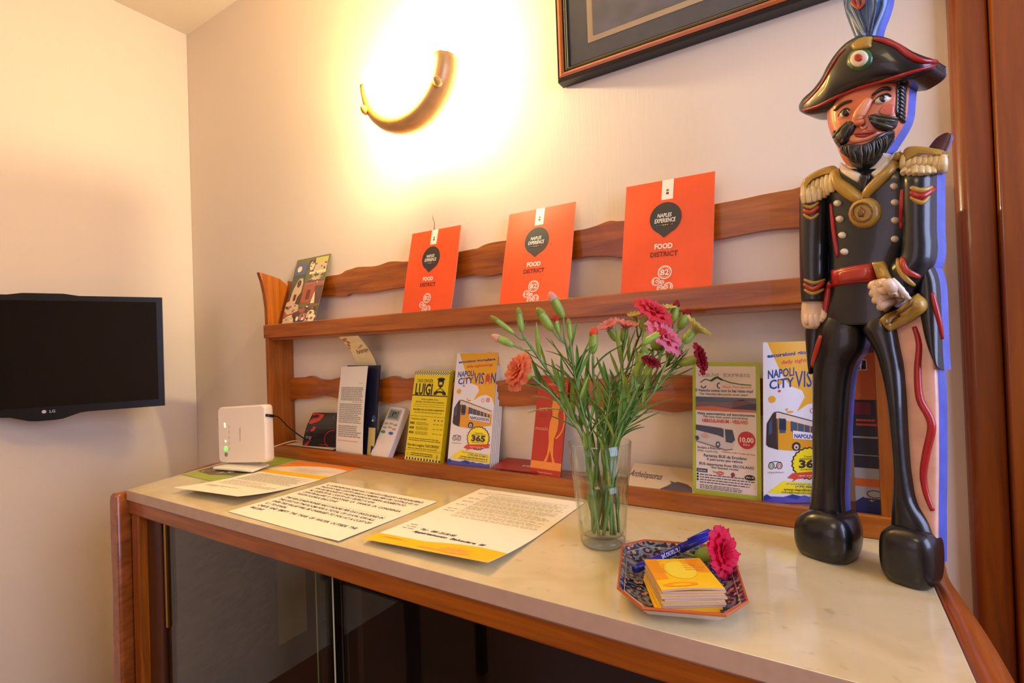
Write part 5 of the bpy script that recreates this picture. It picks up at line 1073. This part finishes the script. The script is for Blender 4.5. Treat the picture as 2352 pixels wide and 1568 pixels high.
def carnation(seed, label, main, heads, off, leaves=8, group=None, rim=None):
    leaves = int(leaves*1.5)
    rnd = random.Random(seed)
    rimp = dp(main[0], off*.5); rv = Vector((rimp.x-VX, rimp.y-VY, 0))
    if rv.length > .033: rv = rv.normalized()*.033; rimp = Vector((VX+rv.x, VY+rv.y, rimp.z))
    qa = seed*2.4; qr = .006+.016*((seed*.37) % 1); bt = Vector((VX+qr*math.cos(qa), VY+qr*math.sin(qa), CT+.016+rnd.random()*.004))
    mid = bt.lerp(rimp, .55)
    n = len(main); P = [bt, mid, rimp]+[dp(q, off*(.5+.5*(i+1)/max(1, n-1))) for i, q in enumerate(main[1:])]
    t = thing('carnation', tuple(bt), label, 'flower', group)
    C = crom(P, 5); m = MB(); m.tube(C, [.0023]*8+[.0018]*(len(C)-8), 7); m.build('stem', G_ST, t)
    def head(b, base, tip, kind, col, r, o2=0):
        B0 = dp(b, off); Ba = dp(base, off+o2); Tp = dp(tip, off+o2)
        if (B0-Ba).length > .003:
            m = MB(); m.tube(crom([B0, B0.lerp(Ba, .5)+Vector((0, 0, -.003)), Ba], 4), .0012, 6); m.build('stalk', G_ST, t)
        ax = (Tp-Ba); R = r*SPX
        if kind == 'bloom': ax = ax + CR*0 - CF*ax.length*.55; e = Ba+ax*.75; calyx(Ba, e, R*.30, t); bloom(e-ax*.1, ax, R*1.12, col, t, rnd)
        elif kind == 'half': e = Ba+ax*.60; calyx(Ba, e, R*.36, t); bloom(e-ax.normalized()*R*.45, ax-CF*ax.length*.25, R*1.55, col, t, rnd, .78, 5)
        else:
            e = Ba+ax*(.78 if col != 'green' else .9); rr = R*.44; calyx(Ba, e, rr, t, G_CX if col != 'green' else G_CX)
            m = MB(); m.lathe([(rr*.7, -.15*ax.length), (rr*.98, 0), (rr*.95, ax.length*.10), (rr*.65, ax.length*.26), (rr*.1, ax.length*.34)], e, ax, 12, fn=lambda k, a: 1+.1*math.sin(3*a+k)); m.build('bud_tip', petal_mat(col), t)
        if kind != 'bloom':
            for k in range(2):
                ax2 = ax.normalized()+Vector((rnd.uniform(-.5, .5), rnd.uniform(-.5, .5), rnd.uniform(-.3, .3))); blade(Ba, ax2, .012+.006*rnd.random(), .0018, t, rnd, G_YB, .2)
    for h in heads: head(*h)
    for k in range(leaves):
        f = .42+.50*(k//2+rnd.random()*.3)/max(1, leaves/2); i = min(len(C)-2, int(f*(len(C)-1))); p = C[i]; tg = (C[i+1]-C[i]).normalized()
        sd = tg.cross(CF).normalized()*(1 if k % 2 else -1)
        blade(p, tg*rnd.uniform(.8, 1.4)+sd*rnd.uniform(.25, .7)+CF*rnd.uniform(-.4, .3), rnd.uniform(.030, .062), rnd.uniform(.0018, .0036), t, rnd, G_LF if rnd.random() < .7 else G_YB)
    for k in range(4):
        i = 2+k*2; p = C[i]; blade(p, (C[i+1]-C[i]).normalized()+Vector((rnd.uniform(-.2, .2), rnd.uniform(-.2, .2), 0)), .034, .0022, t, rnd, G_YB if k % 2 else G_LF, .1)
carnation(1, 'carnation spray with green buds and a white pink bud, arching farthest left', [(1345, 1008), (1318, 950), (1282, 885), (1240, 825), (1205, 775)], [((1208, 780), (1199, 762), (1192, 716), 'bud', 'green', 17), ((1208, 780), (1180, 765), (1136, 732), 'bud', 'green', 14), ((1225, 803), (1180, 793), (1134, 772), 'bud', 'whitepink', 20)], -.01, 8)
carnation(2, 'carnation with one frilly salmon bloom at the left of the bouquet', [(1336, 1010), (1305, 955), (1268, 905), (1240, 882), (1222, 866)], [((1222, 866), (1218, 864), (1190, 852), 'bloom', 'salmon', 40)], -.045, 7)
carnation(3, 'carnation spray with tall pink tipped bud rising highest of the left buds', [(1362, 1008), (1345, 920), (1318, 840), (1296, 780)], [((1296, 780), (1294, 728), (1266, 676), 'bud', 'whitepink', 24), ((1300, 790), (1268, 757), (1240, 716), 'bud', 'green', 24), ((1300, 790), (1284, 768), (1276, 728), 'bud', 'red', 13)], .0, 9)
carnation(4, 'carnation with a single upright orange tipped bud in the centre', [(1374, 1008), (1368, 930), (1363, 860), (1362, 818)], [((1362, 818), (1362, 811), (1364, 756), 'bud', 'orange', 23)], -.015, 5)
carnation(5, 'carnation spray with two half open pale pink blooms side by side', [(1398, 1008), (1415, 920), (1428, 840), (1428, 795)], [((1428, 795), (1415, 782), (1392, 738), 'half', 'pink', 23), ((1428, 795), (1431, 785), (1438, 735), 'half', 'pink', 24)], -.01, 9)
carnation(6, 'carnation spray with an open coral red bloom at the top of the bouquet', [(1390, 1008), (1412, 930), (1440, 850), (1466, 775)], [((1466, 775), (1474, 756), (1497, 712), 'bloom', 'coral', 46), ((1466, 775), (1462, 752), (1454, 714), 'half', 'yellow', 15)], .01, 8)
carnation(7, 'carnation spray with small dark red buds behind the coral bloom', [(1412, 1008), (1450, 920), (1505, 835), (1540, 775)], [((1540, 775), (1546, 740), (1554, 694), 'bud', 'darkred', 20), ((1542, 770), (1560, 756), (1580, 714), 'bud', 'darkred', 24), ((1540, 775), (1534, 740), (1532, 696), 'half', 'yellow', 18)], .035, 8)
carnation(8, 'carnation with a large open light pink bloom right of centre', [(1406, 1008), (1438, 920), (1470, 840), (1490, 800)], [((1490, 800), (1500, 800), (1520, 776), 'bloom', 'lightpink', 48), ((1455, 800), (1474, 790), (1524, 760), 'bud', 'red', 17, -.05)], -.02, 8)
carnation(9, 'carnation spray with half open pale yellow bloom at the far right', [(1418, 1008), (1465, 925), (1525, 845), (1562, 800)], [((1562, 800), (1570, 788), (1606, 744), 'half', 'yellow', 30), ((1535, 835), (1537, 825), (1538, 790), 'bud', 'darkred', 20)], .0, 8)
carnation(10, 'carnation with a dark red bloom hanging lowest on the right side', [(1424, 1008), (1478, 930), (1535, 860), (1560, 832)], [((1545, 848), (1556, 835), (1608, 820), 'bloom', 'darkred', 33)], -.03, 8)
carnation(11, 'carnation spray with a red bud between green buds, low right of centre', [(1410, 1008), (1440, 940), (1468, 880)], [((1468, 880), (1480, 862), (1494, 820), 'bloom', 'darkred', 20, -.01), ((1462, 895), (1458, 865), (1474, 832), 'bud', 'green', 22), ((1462, 890), (1468, 850), (1480, 805), 'bud', 'green', 22)], -.045, 7)
carnation(12, 'leafy carnation stem with one tiny green bud left of the orange bud', [(1352, 1008), (1335, 930), (1322, 870), (1312, 800)], [((1312, 800), (1310, 780), (1306, 740), 'bud', 'green', 13)], -.03, 12)
carnation(13, 'short leafy carnation stem without flower in the middle of the bouquet', [(1388, 1008), (1395, 950), (1400, 900), (1398, 860)], [], -.03, 12)
carnation(14, 'leafy carnation stem leaning right under the dark red bloom', [(1415, 1008), (1438, 960), (1462, 915), (1480, 885)], [], .02, 12)

# ------------------------------------------------------------------ plate with cards, pen and a fallen flower
def plate():
    px = [(1428, 1252), (1480, 1240), (1640, 1252), (1693, 1296), (1720, 1382), (1668, 1414), (1475, 1398), (1417, 1350)]
    zr = CT+.0185; R_ = [at(u, v, 2, zr) for u, v in px]; c = sum(R_, Vector())/8
    t = thing('patterned_dish', (c.x, c.y, CT+.0006), 'octagonal dish with dark blue and rust flower pattern and orange rim on the marble', 'dish')
    def ring(sc, z): return [Vector((c.x+(p.x-c.x)*sc, c.y+(p.y-c.y)*sc, CT+z)) for p in R_]
    wh = mat('dish_white', (226, 214, 206), .2, coat=.5); og = mat('dish_rim_orange', (196, 92, 36), .25, coat=.4)
    pt = mat('dish_pattern', (40, 54, 84), .15, coat=.6); nt = pt.node_tree; b = nt.nodes['Principled BSDF']; tc = nt.nodes.new('ShaderNodeTexCoord')
    v1 = nt.nodes.new('ShaderNodeTexVoronoi'); v1.inputs['Scale'].default_value = 105; v2 = nt.nodes.new('ShaderNodeTexNoise'); v2.inputs['Scale'].default_value = 170; v2.inputs['Detail'].default_value = 3
    r1 = nt.nodes.new('ShaderNodeValToRGB'); e = r1.color_ramp.elements; e[0].position = 0; e[0].color = srgb((176, 72, 44))+(1,); e[1].position = .16; e[1].color = srgb((232, 214, 186))+(1,)
    for ps, cc in ((.22, (176, 84, 60)), (.28, (60, 74, 84)), (.36, (28, 38, 62)), (.62, (120, 132, 140))): q = e.new(ps*1.0); q.color = srgb(cc)+(1,)
    r1.color_ramp.interpolation = 'CONSTANT'; r2 = nt.nodes.new('ShaderNodeValToRGB'); r2.color_ramp.interpolation = 'CONSTANT'; r2.color_ramp.elements[0].color = (0, 0, 0, 1); r2.color_ramp.elements[1].position = .57; r2.color_ramp.elements[1].color = (1, 1, 1, 1)
    mxn = nt.nodes.new('ShaderNodeMixRGB'); mxn.inputs[2].default_value = srgb((150, 158, 166))+(1,); ml = nt.nodes.new('ShaderNodeMath'); ml.operation = 'MULTIPLY'; ml.inputs[1].default_value = .6
    nt.links.new(tc.outputs['Object'], v1.inputs[0]); nt.links.new(tc.outputs['Object'], v2.inputs[0]); nt.links.new(v1.outputs['Distance'], r1.inputs[0]); 
    mu = nt.nodes.new('ShaderNodeMath'); mu.operation = 'MULTIPLY'; mu.inputs[1].default_value = 1.0; nt.links.new(v1.outputs['Distance'], mu.inputs[0]); nt.links.new(mu.outputs[0], r1.inputs[0])
    nt.links.new(v2.outputs['Fac'], r2.inputs[0]); nt.links.new(r2.outputs[0], ml.inputs[0]); nt.links.new(ml.outputs[0], mxn.inputs[0]); nt.links.new(r1.outputs[0], mxn.inputs[1]); nt.links.new(mxn.outputs[0], b.inputs['Base Color'])
    m = MB(); m.rings([ring(.965, .0184), ring(.84, .0110), ring(.70, .0072), ring(.62, .0068)], 0, False, False); k = len(m.v)-8; m.f.append([k+j for j in range(8)]); m.m.append(0); m.sm.append(False); m.build('patterned_face', pt, t, recalc=False)
    m = MB(); m.rings([ring(.965, .0182), ring(.972, .0196), ring(.995, .0198), ring(1.004, .0186), ring(.995, .0170), ring(.965, .0160)], 0, False, False); m.build('rim', og, t)
    m = MB(); m.rings([ring(.997, .0172), ring(.86, .0080), ring(.66, .0030), ring(.64, .0006), ring(.60, .0006), ring(.58, .0030)], 0, False, False); k = len(m.v)-8; m.f.append([k+j for j in range(8)]); m.m.append(0); m.sm.append(False); m.build('underside', wh, t)
    for sc in (.89,):
        m = MB(); rs = ring(sc, .0140); m.tube(rs+[rs[0]], .0004, 5); m.build('pale_line', wh, t)
    return c
PC = plate()
def card_stack():
    q = [at(1484, 1275, 2, CT+.036), at(1613, 1277, 2, CT+.036), at(1658, 1340, 2, CT+.036), at(1516, 1350, 2, CT+.036)]
    c = sum(q, Vector())/4; ex = ((q[1]-q[0])+(q[2]-q[3])); ex.z = 0; ex.normalize(); ey = Vector((-ex.y, ex.x, 0)); w = ((q[1]-q[0]).length+(q[2]-q[3]).length)/2; h = ((q[3]-q[0]).length+(q[2]-q[1]).length)/2
    yel = mat('card_yellow', (252, 200, 16), .5); side = mat('card_edge', (206, 170, 140), .7); og = mat('card_orange_print', (244, 158, 20), .5); ye2 = mat('card_pale_yellow', (250, 222, 60), .5)
    z = .0078; rnd = random.Random(2); n = 11; th = .0023
    for k in range(n):
        a = rnd.uniform(-.035, .035) if k > 2 else -.10+.04*k; cc, ss = math.cos(a), math.sin(a); e1 = ex*cc+ey*ss; e2 = ey*cc-ex*ss; o = c+ex*rnd.uniform(-.0012, .0012)+ey*rnd.uniform(-.001, .001)
        if k < 3: o = o-ex*.003
        top = k == n-1
        s = Sheet([0, 0, 0, 0, 0, 0, w, h], th*.86, 4, 4, (lambda u, v: (0, 0, .0016*math.sin(PI*u)*v)) if top else None); s.o = Vector((o.x, o.y, CT+z+th))-e1*w/2-e2*h/2; s.ex = e1; s.up = e2; s.n = Vector((0, 0, 1)); s.rng = random.Random(1)
        s.base(yel, side if k > 2 else mat('card_side_amber', (240, 180, 40), .6))
        if top:
            s.rect(.0, .0, .22, .7, og, 1, 4); s.rect(.72, .0, 1, .5, og, 1, 4); s.ell(.5, .42, .26, .3, ye2, 2, 18); s.small(.05, .30, .05, .5, 7, og, 2, .4); s.small(.6, .95, .04, .45, 6, M_SUNO, 3, .35); s.ell(.35, .88, .28, .07, og, 2, 14); s.text('B', .74, .79, .30, .1, M_SUNO, 4)
            lab = 'yellow and orange printed card on top of the card stack in the dish'
        else: lab = 'card in the small stack lying in the patterned dish, under the top card' if k > 2 else 'amber edged card at the bottom of the stack in the dish'
        s.done('visiting_card', lab, 'card', 'cards stacked in the dish' if 2 < k < n-1 else ('amber edged bottom cards' if k <= 2 else None)); z += th
card_stack()
def pen():
    A = at(1456, 1308, 2, CT+.017); B = at(1640, 1224, 2, CT+.031); d = (B-A).normalized(); L = (B-A).length
    t = thing('ballpoint_pen', (A.x, A.y, A.z-.004), 'blue ballpoint pen with white lettering lying across the patterned dish', 'pen')
    bl = mat('pen_blue', (24, 34, 160), .2, coat=.4)
    m = MB(); m.lathe([(.0035, 0), (.0046, .003), (.0046, .012), (.0040, .020), (.0043, L*.55), (.0044, L*.62)], A, d, 20); m.build('barrel', bl, t)
    m = MB(); m.lathe([(.0050, L*.55), (.0052, L*.57), (.0052, L*.97), (.0040, L)], A, d, 20); m.build('cap', bl, t)
    up = (Vector((0, 0, 1))-d*d.z).normalized(); sd = d.cross(up)
    m = MB(); m.tube([A+d*L*.95+up*.005, A+d*L*.93+up*.0072, A+d*L*.66+up*.0068], .0012, 6); m.build('clip', bl, t)
    vs, fs = text_mesh('Partenope', .2, .01); hi = max(v[0] for v in vs); sc = .030/hi; m = MB(); vv = []
    to = (CAM-A).normalized(); u2 = (to-d*to.dot(d)).normalized(); s2 = d.cross(u2)
    for a, b in vs:
        ang = (b*sc*1.3-.002)/.0044; vv.append(A+d*(L*.53-a*sc)+u2*(math.cos(ang)*.0046)+s2*(math.sin(ang)*.0046))
    m.add(vv, fs); m.build('lettering', mat('pen_white', (226, 226, 236), .4), t)
pen()
def fallen():
    rnd = random.Random(21); z = CT+.026
    B = at(1606, 1276, 2, CT+.022); T = at(1655, 1266, 2, CT+.034)
    t = thing('carnation', (B.x, B.y, CT+.018), 'hot pink carnation head lying on the right corner of the patterned dish', 'flower')
    ax = T-B; calyx(B-ax*.15, B+ax*.85, .0085, t); bloom(B+ax*.75, ax+CR*.01-CF*.012, .030, 'hotpink', t, rnd, 1.25, 4)
    for k in range(3): blade(B-ax*.2, ax*-.2+Vector((rnd.uniform(-.5, .5), rnd.uniform(-.3, .1), .1))*.03, .014, .003, t, rnd, G_CX, .1)
fallen()

# ------------------------------------------------------------------ chair mirrored in the cabinet glass
def chair():
    cw = wood('dark_chair_wood', (34, 18, 10), (60, 34, 18), 2); x0, y0 = -.62, -1.42
    t = thing('dining_chair', (x0+.2, y0+.2, 0), 'dark wooden chair seen only as a reflection in the cabinet glass', 'chair')
    for a, b in ((0, 0), (.36, 0), (0, .36), (.36, .36)):
        m = MB(); m.box(x0+a, x0+a+.035, y0+b, y0+b+.035, 0.0005, .43 if b else .92); m.build('leg', cw, t, bevel=.004)
    m = MB(); m.box(x0-.01, x0+.405, y0-.01, y0+.41, .43, .455); m.build('seat', cw, t, bevel=.008)
    for z in (.62, .80): m = MB(); m.box(x0+.035, x0+.36, y0+.008, y0+.026, z, z+.07); m.build('back_slat', cw, t, bevel=.004)
chair()

for o in bpy.data.objects:
    if '_w' in o.keys(): del o['_w']
